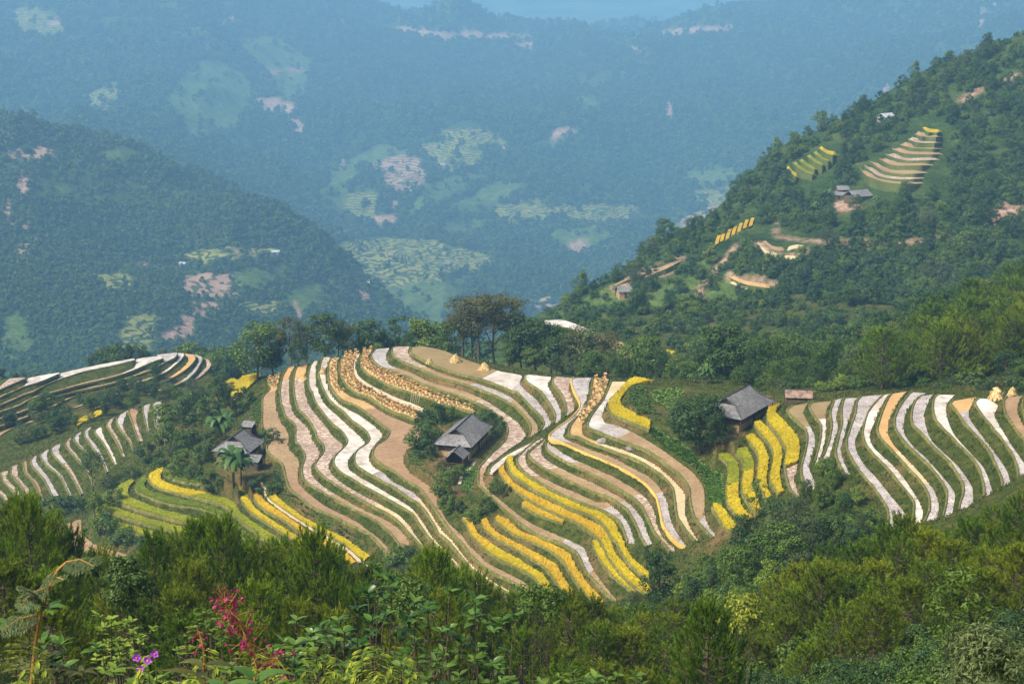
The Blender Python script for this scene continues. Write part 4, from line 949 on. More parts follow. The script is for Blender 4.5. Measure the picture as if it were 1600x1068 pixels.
def trunk_mesh(name, seed, h, w, cs, r0, multi=1, base=0.25):
    rg = random.Random(seed); m = MB()
    stems = []
    for q in range(multi):
        ox, oy = (0, 0) if multi == 1 else (rg.uniform(-.25, .25) * w * .5, rg.uniform(-.25, .25) * w * .5)
        top = (ox * 1.8 + rg.uniform(-.06, .06) * w, oy * 1.8 + rg.uniform(-.06, .06) * w, h * .82)
        pts = [(ox + (top[0] - ox) * k + rg.uniform(-.02, .02) * w * (k > 0), oy + (top[1] - oy) * k, -.4 + (top[2] + .4) * k) for k in (0, .3, .6, 1)]
        m.tube(pts, [r0, r0 * .8, r0 * .55, r0 * .15], 6); stems.append(pts)
    for c in cs[::max(1, len(cs) // 11)]:
        p = stems[rg.randrange(len(stems))]
        k = min(0.9, max(.25, (c[2] - h * .15) / h)); i = min(2, int(k * 3)); f = k * 3 - i
        s_ = Vector(p[i]).lerp(Vector(p[i + 1]), f)
        e = Vector(c[:3]); md = s_.lerp(e, .5) + Vector((0, 0, -.04 * h))
        m.tube([s_, md, e], [r0 * .38, r0 * .25, r0 * .08], 4)
    return m.mesh(name, M['bark'], True)

PROTO = {}
def proto(key, mat, seed, h, w, nclump, nleaf, leaf, r0=.2, multi=1, **kw):
    cm, cs = crown_mesh('crown', M[mat], seed, h, w, nclump, nleaf, leaf, **kw)
    PROTO[key] = (cm, trunk_mesh('trunk', seed, h, w, cs, r0, multi), h)
proto('dark1', 'l_dark', 1, 12, 9, 60, 60, .50, .24)
proto('dark2', 'l_dark', 2, 14, 8, 64, 60, .48, .24, shape='tall')
proto('mid1', 'l_mid', 3, 11, 9, 60, 60, .50, .22)
proto('mid2', 'l_mid', 4, 13, 8, 60, 60, .46, .22, shape='tall')
proto('light1', 'l_light', 5, 10, 7, 54, 56, .44, .18, shape='wild')
proto('olive1', 'l_olive', 6, 17, 10, 58, 58, .40, .26, shape='umbrella', base=.2, cl=.26)
proto('olive2', 'l_olive', 7, 16, 8, 50, 58, .38, .22, shape='umbrella', base=.15, cl=.26)
proto('teal1', 'l_teal', 8, 12, 7, 56, 64, .42, .2, shape='tall', droop=.5)
proto('bamboo1', 'l_mid', 9, 12, 9, 60, 60, .55, .10, 6, shape='wild', droop=.9, asp=.28, base=.12)
proto('bamboo2', 'l_dark', 10, 12, 9, 60, 60, .55, .10, 6, shape='wild', droop=.9, asp=.3, base=.12)
proto('slim', 'l_mid', 11, 9, 4, 26, 34, .34, .09, shape='round', base=.45)
proto('conif', 'l_teal', 12, 10, 5, 60, 40, .34, .14, shape='cone', base=.1, cl=.3)
proto('grey1', 'l_grey', 13, 11, 8, 56, 56, .42, .18)
BPROTO = {}
def bproto(key, mat, seed, h, w, nclump, nleaf, leaf, **kw):
    kw.setdefault('base', 0.0)
    cm, cs = crown_mesh('foliage', M[mat], seed, h, w, nclump, nleaf, leaf, **kw)
    BPROTO[key] = (cm, trunk_mesh('stem', seed, h, w, cs, .05, 4, 0), h)
bproto('bd', 'l_dark', 21, 3.4, 4.2, 26, 60, .30)
bproto('bm', 'l_mid', 22, 3.2, 4.0, 26, 60, .30)
bproto('bl', 'l_light', 23, 3.0, 3.6, 24, 60, .28)
bproto('bt', 'l_teal', 24, 3.6, 4.0, 26, 64, .28)
bproto('bg', 'l_grey', 25, 3.2, 3.8, 26, 60, .26)
bproto('by', 'l_yel', 26, 3.4, 3.4, 24, 50, .26)

def pine_mesh(seed, h, w, mat, dens=1.0):
    """young long-needled pine: whorls of branches that turn up into brushes of needles"""
    rg = np.random.default_rng(seed); r = random.Random(seed); tr = MB()
    tr.tube([(0, 0, -.5), (r.uniform(-.1, .1), r.uniform(-.1, .1), h * .5), (0, 0, h * .97)], [h * .017, h * .011, h * .003], 6)
    sh = [((0, 0, h * .93), (0, 0, 1), .9), ((0, 0, h * .86), (0, 0, 1), .7)]
    z = h * .13
    while z < h * .95:
        t = z / h; L = w * .5 * (1.02 - t) ** .75 * r.uniform(.85, 1.1); nb = r.randint(5, 7); a0 = r.random() * 6.28
        for k in range(nb):
            a = a0 + 6.283 * k / nb + r.uniform(-.3, .3); l = L * r.uniform(.7, 1.12)
            p0 = Vector((0, 0, z)); p1 = Vector((math.cos(a) * l * .6, math.sin(a) * l * .6, z + l * .16)); p2 = Vector((math.cos(a) * l, math.sin(a) * l, z + l * .48))
            tr.tube([p0, p1, p2], [h * .005, h * .0035, h * .0015], 4)
            ns = max(2, int(l / .46 * dens))
            for q in range(ns):
                f = .28 + .72 * (q + r.random()) / ns
                p = p0.lerp(p1, f * 2) if f < .5 else p1.lerp(p2, f * 2 - 1)
                off = Vector((r.uniform(-1, 1), r.uniform(-1, 1), r.uniform(-.25, .6))) * (.10 + .20 * l * (1.1 - f) * .5)
                d = Vector((math.cos(a) * .35 + r.uniform(-.3, .3), math.sin(a) * .35 + r.uniform(-.3, .3), 1.05)).normalized()
                sh.append((tuple(p + off), tuple(d), r.uniform(.5, .85)))
            sh.append((tuple(p2), (math.cos(a) * .3, math.sin(a) * .3, .95), .8))
        z += h * r.uniform(.05, .075)
    P = np.array([s[0] for s in sh]); D = np.array([s[1] for s in sh]); Ls = np.array([s[2] for s in sh])
    K = 42
    n = len(P); P_ = np.repeat(P, K, 0); D_ = np.repeat(D, K, 0); L_ = np.repeat(Ls, K)
    u = rg.random(n * K)
    rd = rnd_dirs(n * K, rg); dd = D_ * rg.uniform(.7, 1.3, (n * K, 1)) + rd * .62; dd /= np.linalg.norm(dd, axis=1)[:, None]
    b0 = P_ + D_ * (L_ * u)[:, None]
    tip = b0 + dd * rg.uniform(.2, .34, n * K)[:, None]
    sd = np.cross(dd, rnd_dirs(n * K, rg)); sd /= np.linalg.norm(sd, axis=1)[:, None]
    sd *= (.020 + .010 * rg.random(n * K))[:, None]
    V = np.stack([b0 - sd, b0 + sd, tip], 1).reshape(-1, 3)
    return mesh_np('crown', V, np.arange(len(V)).reshape(-1, 3), [M[mat]]), tr.mesh('trunk', M['bark'], True), h
PINES = [pine_mesh(31, 8, 6.0, 'l_pine'), pine_mesh(32, 9, 5.8, 'l_pine'), pine_mesh(33, 8, 6.2, 'l_pine2'), pine_mesh(34, 7, 5.6, 'l_pine2')]

def plant(pr, name, loc, h, rz, label, cat, group, parts, wide=1.0):
    cm, tm, h0 = pr
    e = empty(name, loc, rz, label, cat, group)
    s = h / h0
    e.scale = (s * wide, s * wide, s)
    link(parts[1], tm, e); link(parts[0], cm, e)
    return e
def tree(key, loc, h, label, group=None, wide=1.0, name='broadleaf_tree'):
    return plant(PROTO[key], name, loc, h, random.uniform(0, 6.28), label, 'tree', group, ('crown', 'trunk'), wide)
def bush(key, loc, h, label, group=None, wide=1.0):
    return plant(BPROTO[key], 'bush', loc, h, random.uniform(0, 6.28), label, 'bush', group, ('foliage', 'stem'), wide)
def pine(loc, h, label, group, k=None, wide=1.0):
    return plant(PINES[k if k is not None else random.randrange(4)], 'pine_tree', loc, h, random.uniform(0, 6.28), label, 'pine tree', group, ('crown', 'trunk'), wide)

def at_top(u, vtop, D, sink=0.3):
    """foot of something standing on the near ground D metres out on the line of u, and its height up to vtop"""
    a, s = pray(u, vtop); x = a * D; g = float(gz(x, D))
    return (x, D, g - sink), max(CZ + s * D - g + sink, 1.0)

# the row of trees along the ridge: (u, top v, distance, kind, width factor)
RIDGE = [(398, 502, 442, 'mid2', 1), (424, 512, 446, 'dark2', 1), (452, 494, 438, 'olive2', .95), (478, 505, 444, 'olive2', .8), (506, 487, 438, 'dark2', 1), (528, 498, 440, 'olive1', .75), (552, 505, 446, 'dark1', .8),
         (578, 497, 446, 'dark2', .9), (600, 515, 450, 'dark1', .8), (622, 492, 452, 'slim', 1.1), (636, 512, 440, 'bamboo1', .7), (658, 493, 442, 'light1', .9), (676, 505, 446, 'mid1', .7), (545, 530, 436, 'bamboo2', .8), (465, 530, 434, 'dark1', .7), (590, 535, 436, 'mid1', .7), (640, 535, 434, 'mid1', .6)]
RN = ['leftmost', 'second from the left', 'third from the left']
LBL = {'dark1': 'dark round broadleaf tree', 'dark2': 'tall dark broadleaf tree', 'mid1': 'mid green bushy tree', 'mid2': 'tall mid green tree', 'light1': 'pale green loose tree', 'olive1': 'tall olive brown tree with an open crown', 'olive2': 'thin olive brown tree with bare trunk',
       'teal1': 'bluish green drooping tree', 'bamboo1': 'green feathery bamboo clump', 'bamboo2': 'dark feathery bamboo clump', 'slim': 'slender small tree with a thin trunk', 'conif': 'dark cone shaped conifer', 'grey1': 'grey green rounded tree',
       'bd': 'dark green bush', 'bm': 'mid green bush', 'bl': 'light green bush', 'bt': 'bluish green bush', 'bg': 'grey green bush', 'by': 'yellow green bush'}
for u, v, D, k, w in RIDGE:
    loc, h = at_top(u, v, D)
    tree(k, loc, h, LBL[k] + ' in the row behind the straw covered ridge', 'trees behind the ridge at left', w * 1.4)
BIG = [(706, 500, 436, 'mid1', .7), (722, 462, 428, 'olive1', .9), (748, 457, 424, 'olive1', 1), (772, 460, 426, 'olive2', 1.15), (796, 458, 428, 'olive1', .8), (738, 490, 432, 'olive2', .9), (815, 492, 422, 'dark2', .9), (838, 498, 420, 'dark1', 1), (862, 508, 420, 'dark2', .9), (800, 530, 418, 'dark1', .8), (830, 545, 414, 'mid1', .8), (880, 520, 412, 'dark1', .9),
       (905, 508, 410, 'olive2', 1), (925, 510, 408, 'grey1', .9), (948, 515, 404, 'olive2', .9), (870, 550, 404, 'grey1', .8), (895, 552, 400, 'grey1', .8), (925, 548, 392, 'mid1', .9), (955, 545, 388, 'bamboo1', .9), (985, 535, 386, 'mid2', .9), (1008, 525, 384, 'mid1', .8), (1032, 538, 380, 'bamboo1', .8), (975, 560, 380, 'dark1', .7), (1010, 560, 376, 'bamboo1', .7), (1045, 565, 368, 'light1', .8), (1062, 555, 372, 'mid1', .8), (690, 520, 440, 'bamboo1', .5)]
for u, v, D, k, w in BIG:
    loc, h = at_top(u, v, D)
    tree(k, loc, h, LBL[k] + ' in the wood behind the pond terrace', 'trees behind the pond terrace', w * 1.4)
RIGHTW = [(1112, 508, 356, 'dark2', .9), (1136, 502, 356, 'dark2', 1.1), (1160, 520, 352, 'dark1', .9), (1180, 535, 345, 'bamboo2', .8), (1200, 522, 346, 'bamboo1', 1), (1228, 516, 346, 'bamboo1', 1), (1255, 525, 342, 'bamboo2', 1), (1282, 530, 340, 'bamboo1', 1), (1305, 527, 340, 'bamboo2', .9), (1240, 555, 334, 'bamboo1', .9), (1275, 565, 332, 'bamboo2', .9), (1212, 560, 334, 'bamboo1', .8), (1318, 560, 330, 'bamboo1', .8),
          (1345, 540, 334, 'grey1', 1), (1362, 548, 336, 'olive2', .8), (1090, 555, 356, 'mid1', .7), (1165, 570, 336, 'dark1', .7), (1148, 578, 338, 'mid1', .5), (1330, 585, 318, 'grey1', .8), (1380, 580, 316, 'grey1', .9), (1420, 570, 312, 'grey1', .9), (1460, 580, 306, 'mid1', .8), (1185, 590, 326, 'mid1', .5), (1300, 595, 320, 'bamboo1', .5)]
for u, v, D, k, w in RIGHTW:
    loc, h = at_top(u, v, D)
    tree(k, loc, h, LBL[k] + ' in the thicket behind the right house', 'trees behind the right house', w * 1.4)
loc, h = at_top(1532, 570, 292); tree('light1', loc, h, 'bright yellow green round tree behind the right hand paddies, near the haystacks', None, 1.1)
for u, v, D, k in ((1490, 575, 300, 'grey1'), (1575, 545, 296, 'dark1'), (1598, 560, 290, 'mid1'), (1555, 590, 290, 'slim')):
    loc, h = at_top(u, v, D); tree(k, loc, h, LBL[k] + ' behind the top of the right hand paddies', 'trees behind the right hand paddies')
# pine wood on the right
rr = random.Random(5); cnt = 0
for k in range(2500):
    u = rr.uniform(1330, 1700); D = rr.uniform(300, 475)
    crest = np.interp(u, [1330, 1400, 1460, 1520, 1600, 1720], [528, 492, 452, 420, 388, 340])
    h = rr.uniform(10, 14.5); a, s = pray(u, 600); x = a * D; g = float(gz(x, D)); top = proj(x, D, g + h)[1]; bot = proj(x, D, g)[1]
    if top < crest - 4 + rr.uniform(0, 12) or cnt >= 115: continue
    cnt += 1
    pine((x, D, g - .3), h, 'dark green pine of the wood on the right slope', 'pines of the wood on the right slope', k=rr.choice([0, 1, 2]), wide=1.55)
# single plants among the terraces
SOLO = [(138, 705, 330, 'umb', 770), ]
def on(u, vbase): return ghit(u, vbase, 150)
def solo(key, u, vb, vt, label, group=None, wide=1.0, isbush=False, name='broadleaf_tree'):
    x, y, z = on(u, vb); s = pray(u, vt)[1]; h = CZ + s * y - z
    return (bush if isbush else tree)(key, (x, y, z - .2), max(h, .8), label, group, wide)
proto('lone', 'l_dark', 41, 10, 6.4, 40, 60, .30, .16, shape='umbrella', base=.45, cl=.3)
solo('lone', 146, 772, 704, 'lone dark pine with a flat crown and bare trunk among the left terraces', None, 1.0)
solo('dark2', 345, 668, 586, 'tall dark tree standing behind the left house beside yellow rice', None, .75)
solo('slim', 316, 690, 628, 'thin bare stemmed tree left of the dark tree by the left house', None, .8)
solo('dark1', 1094, 710, 614, 'largest dark bushy clump, left of the right house', None, 1.35)
solo('dark1', 1062, 690, 630, 'dark bushy tree leaning over the vegetable garden', None, .9)
solo('dark1', 1118, 706, 640, 'dark bush crowding the left wall of the right house', None, .7)
solo('grey1', 1058, 662, 618, 'grey green bush at the edge of the vegetable garden', None, .7)
solo('teal1', 1030, 960, 856, 'tall bluish tree in front of the lower ends of the yellow strips', None, .95)
solo('teal1', 1010, 880, 850, 'smaller bluish tree above the ends of the yellow strips', None, .6)
solo('slim', 1181, 812, 745, 'small thin tree in front of the yellow benches', None, 1.1)
solo('conif', 1132, 975, 905, 'dark conifer with a pale leader in the gully', None, .9)
for i, (u, vb, vt, k, w) in enumerate([(1160, 870, 800, 'dark1', 1), (1205, 860, 775, 'dark2', 1), (1240, 850, 770, 'grey1', .9), (1185, 905, 830, 'mid1', 1), (1225, 895, 815, 'mid1', 1), (1262, 880, 800, 'grey1', .9), (1300, 870, 790, 'dark1', .9), (1330, 880, 815, 'teal1', .9), (1290, 905, 840, 'teal1', .9), (1150, 930, 850, 'mid1', .9), (1200, 945, 870, 'light1', .9), (1250, 930, 855, 'grey1', .9), (1110, 940, 880, 'teal1', .8), (1080, 965, 900, 'teal1', .8), (1050, 985, 925, 'grey1', .9), (1170, 975, 915, 'light1', .9), (1215, 985, 905, 'grey1', .9), (1320, 820, 765, 'dark1', .6), (1345, 850, 800, 'grey1', .6), (1280, 800, 745, 'mid1', .6), (1300, 770, 715, 'light1', .5), (1260, 790, 745, 'dark1', .6), (1100, 905, 860, 'mid1', .7), (1130, 890, 850, 'mid1', .8), (990, 970, 920, 'grey1', .8), (1015, 990, 940, 'mid1', .9)]):
    solo(k, u, vb, vt, LBL[k] + ' in the gully between the two rice hills', 'trees in the gully', w)
for i, (u, vb, vt, k, w) in enumerate([
    (232, 720, 690, 'bd', 1), (250, 735, 712, 'bm', 1), (275, 745, 720, 'bd', 1), (205, 748, 730, 'bd', 1.3), (170, 765, 740, 'bg', 1), (180, 790, 760, 'bm', 1), (105, 800, 772, 'bt', 1.2), (85, 805, 775, 'bd', 1.2), (125, 800, 775, 'bt', 1), (165, 830, 800, 'bm', 1.3), (195, 850, 822, 'bm', 1.5), (225, 858, 835, 'bt', 1.3), (255, 862, 838, 'bm', 1.2), (150, 815, 765, 'bl', .5),
    (250, 660, 630, 'bl', 1), (262, 690, 655, 'bm', 1), (280, 660, 630, 'bl', 1.2), (290, 700, 668, 'bm', 1.2), (300, 660, 615, 'bd', 1), (320, 720, 690, 'bm', 1), (285, 725, 700, 'bl', 1), (270, 710, 690, 'bg', 1), (380, 640, 605, 'bd', .9), (335, 700, 670, 'bd', 1), (372, 650, 620, 'bm', .8), (310, 640, 600, 'bg', .9), (408, 770, 742, 'bd', 1.2), (330, 765, 735, 'bd', 1.2), (300, 750, 725, 'bd', 1.2), (425, 690, 668, 'bd', 1.3), (345, 765, 742, 'bm', 1.2), (425, 775, 750, 'bm', .9),
    (665, 670, 640, 'bd', 1.2), (682, 660, 630, 'bd', 1.1), (700, 655, 632, 'bm', 1.1), (672, 690, 655, 'bm', 1), (655, 700, 665, 'bm', 1), (668, 715, 685, 'bd', 1), (765, 668, 640, 'bd', 1.1), (755, 655, 635, 'bm', .9), (780, 680, 650, 'bd', .8), (700, 755, 728, 'bm', 1.2), (692, 775, 745, 'bm', 1), (720, 745, 722, 'bm', .9), (690, 735, 715, 'bg', .9), (762, 800, 775, 'bd', 1), (742, 815, 790, 'bm', 1), (720, 800, 780, 'bd', .8), (775, 770, 745, 'bm', 1), (790, 775, 755, 'bd', .9), (700, 800, 770, 'bm', .8),
    (620, 880, 850, 'bm', 1.2), (640, 870, 850, 'bt', 1), (655, 900, 865, 'bl', 1), (630, 905, 880, 'bg', 1), (600, 900, 880, 'bm', 1),
    (1290, 740, 712, 'bm', 1), (1305, 760, 730, 'bl', 1), (1340, 790, 760, 'bl', 1), (1360, 820, 790, 'bm', 1), (1000, 650, 632, 'bm', 1)]):
    solo(k, u, vb, vt, LBL[k] + ' growing on a bank beside the terraces', 'bushes on the terrace banks', w, True)
rr = random.Random(8)
for k in range(46):      # band of trees between the left terraces and the far knoll
    f = rr.random(); u = 0 + 250 * f; v = 690 - 75 * f + rr.uniform(-26, 16)
    x, y, z = ghit(u, v, 300); kk = rr.choice(['dark1', 'dark1', 'mid1', 'grey1', 'teal1', 'dark2'])
    tree(kk, (x, y, z - .3), rr.uniform(3.5, 7.5), LBL[kk] + ' in the wooded gully below the far left knoll', 'trees in the gully at left', 1.15)
for k in range(16):
    u = rr.uniform(250, 375); v = rr.uniform(590, 650); x, y, z = ghit(u, v, 300); kk = rr.choice(['dark1', 'mid1', 'grey1', 'light1'])
    tree(kk, (x, y, z - .3), rr.uniform(3, 6), LBL[kk] + ' on the slope right of the far left knoll', 'trees right of the far left knoll', 1.2)
for u, v, D, k in ((152, 548, 585, 'dark1'), (165, 540, 585, 'dark1'), (182, 538, 585, 'mid1'), (200, 533, 586, 'conif'), (212, 536, 588, 'dark1'), (222, 545, 590, 'dark1'), (280, 541, 600, 'dark1'), (298, 535, 600, 'mid1'), (315, 542, 600, 'dark1'), (335, 540, 600, 'dark1'), (352, 545, 598, 'mid1'), (365, 540, 596, 'dark1'), (254, 544, 600, 'olive2'), (330, 552, 590, 'mid1'), (350, 560, 585, 'dark1')):
    loc, h = at_top(u, v, D); tree(k, loc, h, LBL[k] + ' standing on the skyline of the far left knoll', 'trees on the far left knoll')

for k in range(60):
    u = rr.uniform(1050, 1640); D = float(np.interp(u, [1050, 1120, 1200, 1260, 1380, 1480, 1600], [362, 352, 326, 316, 302, 284, 270])) + rr.uniform(0, 16)
    x = float(pray(u, 620)[0]) * D
    if gbench(x, D): continue
    kk = rr.choice(['bd', 'bm', 'bm', 'bl', 'bg']); bush(kk, (x, D, float(gz(x, D)) - .2), rr.uniform(1.4, 3.2), LBL[kk] + ' at the edge of the thicket behind the right hand hilltop', 'bushes behind the right hand hilltop', 1.2)
# ------------------------------------------------------------------ foreground pines
rr = random.Random(12)
def pine_top(u):
    return np.interp(u, [-60, 0, 30, 60, 100, 180, 240, 300, 345, 400, 470, 520, 560, 620, 680, 720, 800, 900, 960, 1000, 1080, 1140, 1200, 1260, 1300, 1350, 1400, 1450, 1500, 1560, 1600, 1680],
                     [780, 800, 788, 800, 840, 880, 862, 835, 818, 846, 850, 870, 890, 905, 872, 915, 935, 940, 948, 955, 960, 955, 925, 890, 862, 858, 838, 822, 822, 795, 775, 760])
taken = []
def fg(u, vt, D):
    a, s = pray(u, vt); x = a * D; g = float(gz(x, D)); h = CZ + s * D - g
    if h < 3.4 or h > 14.5 or len(taken) > 176: return
    if any((x - p) ** 2 + (D - q) ** 2 < 2.0 ** 2 for p, q in taken): return
    taken.append((x, D))
    side = 'left' if u < 520 else 'middle' if u < 1050 else 'right'
    pine((x, D, g - .2), h, {'left': 'young foreground pine with upright candles on the near slope at left', 'middle': 'young foreground pine on the near slope below the lowest terraces', 'right': 'young foreground pine on the near slope below the right hand paddies'}[side], 'foreground pines at ' + side, wide=min(1.6, max(1.0, 10 / h)))
for off, D0, st in ((-6, 136, 26), (10, 130, 40), (26, 122, 46), (52, 108, 54), (84, 94, 62), (120, 80, 74), (160, 68, 90), (205, 58, 110)):
    u = -70 + rr.uniform(0, st)
    while u < 1680:
        vt = pine_top(u) + off + rr.gauss(0, 9 + off * .06)
        if not (280 < u < 850 and vt > 985) and vt < 1060: fg(u, vt, D0 + rr.uniform(-6, 6))
        u += st * rr.uniform(.75, 1.25)
for k in range(75):
    u = rr.uniform(960, 1680); D = rr.uniform(66, 104); a, s = pray(u, 900); x = a * D; g = float(gz(x, D)); h = rr.uniform(4, 6.5); vt = float(proj(x, D, g + h)[1])
    if vt > pine_top(u) + 35: fg(u, vt, D)
for u, vt, D, lab in ((40, 785, 105, 'tallest foreground pine at the left edge, in front of the left terraces'), (345, 818, 112, 'foreground pine whose tip stands before the green rice strips'), (240, 838, 118, 'small pointed pine tip in front of the lowest green rice'), (312, 822, 116, 'foreground pine with bare upper candles before the green rice'), (490, 838, 104, 'broad foreground pine covering the foot of the yellow strips at left'), (678, 866, 112, 'dark pointed pine in front of the lower end of the long brown terrace'), (1110, 950, 74, 'full round topped foreground pine with visible reddish trunk')):
    loc, h = at_top(u, vt, D, .2); pine(loc, h, lab, None, 0, wide=min(1.2, max(.7, 8 / h)))

# ------------------------------------------------------------------ wood and scrub on the right hand mountain, forest on the far hills
def fieldat(x, y):
    ja = np.clip(np.rint((x / y - FA[0]) / 0.0018), 0, NFA - 1).astype(int); ia = np.clip(np.rint(np.interp(y, FY, np.arange(NFY))), 0, NFY - 1).astype(int)
    return FIELD[ia, ja]
rg = np.random.default_rng(3)
cu = rg.uniform(850, 1640, 5200); cv = rg.uniform(70, 560, 5200)
cx, cy2 = fhit(cu, cv); okk = ~np.isnan(cy2) & (cy2 < 1010); cu, cv, cx, cy2 = cu[okk], cv[okk], cx[okk], cy2[okk]
okk = (fieldat(cx, cy2) < .5) | ((rg.random(len(cx)) < .22) & (cu < 1140))
avoid = [px('1330,262 1400,222 1430,185 1482,190 1484,300 1452,318 1350,310'), px('1104,392 1165,338 1190,346 1186,392 1125,414'), px('1224,280 1240,252 1285,222 1318,226 1300,300 1236,304'), px('1290,340 1298,292 1400,296 1400,330 1340,336'), px('1195,350 1235,362 1290,372 1400,378 1400,392 1290,386 1190,382'), px('1176,378 1205,378 1265,386 1265,412 1200,412'), px('1130,428 1220,444 1220,462 1130,452')]
for p in avoid: okk &= ~inpoly(cu, cv, p)
cu, cx, cy2 = cu[okk], cx[okk], cy2[okk]
N1 = 0; chosen = []
for x, y in zip(cx, cy2):
    if len(chosen) >= 150: break
    if any(abs(x - p) < 9 and abs(y - q) < 14 for p, q in chosen): continue
    chosen.append((x, y))
    n = vnoise(np.array(x / 60), np.array(y / 60), 71)
    kk = random.choice(['dark1', 'dark2', 'dark1', 'teal1', 'mid1'] if n > -.05 else ['mid1', 'mid2', 'light1', 'dark1', 'grey1'])
    tree(kk, (x, y, float(fz_at(x, y)) - .4), random.uniform(7, 12.5), LBL[kk] + ' on the wooded mountain side at right', 'trees on the mountain side at right', 1.1)

def gn_scatter(name, pts, sc, rz, protos, label):
    """stuff: many crowns of one wood as one object"""
    me = bpy.data.meshes.new(name); me.vertices.add(len(pts)); me.vertices.foreach_set('co', np.asarray(pts, np.float32).ravel())
    for k, v in (('sc', sc), ('rz', rz)):
        me.attributes.new(k, 'FLOAT', 'POINT').data.foreach_set('value', np.asarray(v, np.float32))
    o = link(name, me)
    md = o.modifiers.new('wood', 'NODES'); g = bpy.data.node_groups.new(name, 'GeometryNodeTree'); md.node_group = g
    g.interface.new_socket('Geometry', in_out='INPUT', socket_type='NodeSocketGeometry'); g.interface.new_socket('Geometry', in_out='OUTPUT', socket_type='NodeSocketGeometry')
    gi = g.nodes.new('NodeGroupInput'); go = g.nodes.new('NodeGroupOutput')
    jn = g.nodes.new('GeometryNodeJoinGeometry')
    def named(n):
        a = g.nodes.new('GeometryNodeInputNamedAttribute'); a.data_type = 'FLOAT'; a.inputs[0].default_value = n; return a.outputs[0]
    idx = g.nodes.new('GeometryNodeInputIndex')
    for k, pobj in enumerate(protos):
        ob = g.nodes.new('GeometryNodeObjectInfo'); ob.transform_space = 'ORIGINAL'; ob.inputs['Object'].default_value = pobj; ob.inputs['As Instance'].default_value = True
        ip = g.nodes.new('GeometryNodeInstanceOnPoints')
        mo = g.nodes.new('FunctionNodeCompare'); mo.data_type = 'INT'; mo.operation = 'EQUAL'
        md_ = g.nodes.new('ShaderNodeMath'); md_.operation = 'MODULO'; g.links.new(idx.outputs[0], md_.inputs[0]); md_.inputs[1].default_value = len(protos)
        ro = g.nodes.new('ShaderNodeMath'); ro.operation = 'ROUND'; g.links.new(md_.outputs[0], ro.inputs[0])
        g.links.new(ro.outputs[0], mo.inputs[2]); mo.inputs[3].default_value = k
        g.links.new(mo.outputs[0], ip.inputs['Selection'])
        g.links.new(gi.outputs[0], ip.inputs['Points']); g.links.new(ob.outputs['Geometry'], ip.inputs['Instance'])
        cb = g.nodes.new('ShaderNodeCombineXYZ'); g.links.new(named('rz'), cb.inputs[2]); g.links.new(cb.outputs[0], ip.inputs['Rotation'])
        g.links.new(named('sc'), ip.inputs['Scale'])
        g.links.new(ip.outputs[0], jn.inputs[0])
    g.links.new(jn.outputs[0], go.inputs[0])
    return tag(o, label, 'woodland', kind='stuff')
crown_objs = {}
for o in bpy.data.objects:
    if o.name.startswith(('crown', 'foliage')) and o.data: crown_objs.setdefault(o.data.name, o)
def cobj(pr): return crown_objs[pr[0].name]
# scrub and small trees filling the mountain side
okk = rg.random(len(cx)) < .9
qx, qy = cx[okk], cy2[okk]
pts3 = np.c_[qx, qy, fz_at(qx, qy) - .4]
gn_scatter('mountain_scrub', pts3, rg.uniform(.7, 1.9, len(qx)), rg.uniform(0, 6.28, len(qx)), [cobj(BPROTO[k]) for k in ('bd', 'bm', 'bd', 'bt', 'bm')], 'dense dark scrub covering the mountain side at right')
# low-detail crowns for trees a kilometre and more away
LOW = []
far_tree = None
for k, (mt, sd) in enumerate((('l_dark', 51), ('l_mid', 52), ('l_teal', 53))):
    cm, cs = crown_mesh('crown', M[mt], sd, 9, 9, 16, 12, 2.0, base=.05, asp=.75, cl=.5)
    x, y = fhit(np.array([640.0 + 60 * k]), np.array([66.0]))
    x, y = float(x[0]), float(y[0])
    e = empty('broadleaf_tree', (x, y, float(fz_at(x, y)) - .5), 0, ['dark tree on the wooded knob of the far skyline, left of two neighbours', 'greenest tree on the wooded knob of the far skyline', 'bluish tree on the wooded knob of the far skyline, rightmost of three'][k], 'tree')
    link('crown', cm, e); link('trunk', trunk_mesh('trunk', sd, 9, 9, cs, .2), e)
    LOW.append([c for c in e.children if c.name.startswith('crown')][0])
cu = rg.uniform(-120, 1720, 62000); cv = 600 * rg.random(62000)
fx, fy = fhit(cu, cv); okk = ~np.isnan(fy) & (fy > 1012 - 400 * (fx / fy < -.02)); fx, fy = fx[okk], fy[okk]
ex = rg.uniform(-.42, .42, 9000); ey = rg.uniform(1050, 7300, 9000); fx = np.r_[fx, ex * ey]; fy = np.r_[fy, ey]
fx = fx + rg.normal(0, 3, len(fx)); fy = fy + rg.normal(0, 6, len(fy))
fl_ = fieldat(fx, fy); den = fbm(fx / 130, fy / 130, 81, 3)
keep = ((fl_ < .5) & (den + .6 > rg.random(len(fx)) * .5)) | ((fl_ >= .5) & (rg.random(len(fx)) < .035))
fx, fy = fx[keep], fy[keep]
scl = rg.uniform(.55, 1.25, len(fx)) * np.clip(fy / 2300, .6, 2.0)
gn_scatter('forest', np.c_[fx, fy, fz_at(fx, fy) - .8], scl, rg.uniform(0, 6.28, len(fx)), LOW, 'hazy forest covering the far hills')
print('FOREST', len(fx), 'scrub', len(qx), 'trees', len(chosen), 'pines', len(taken))
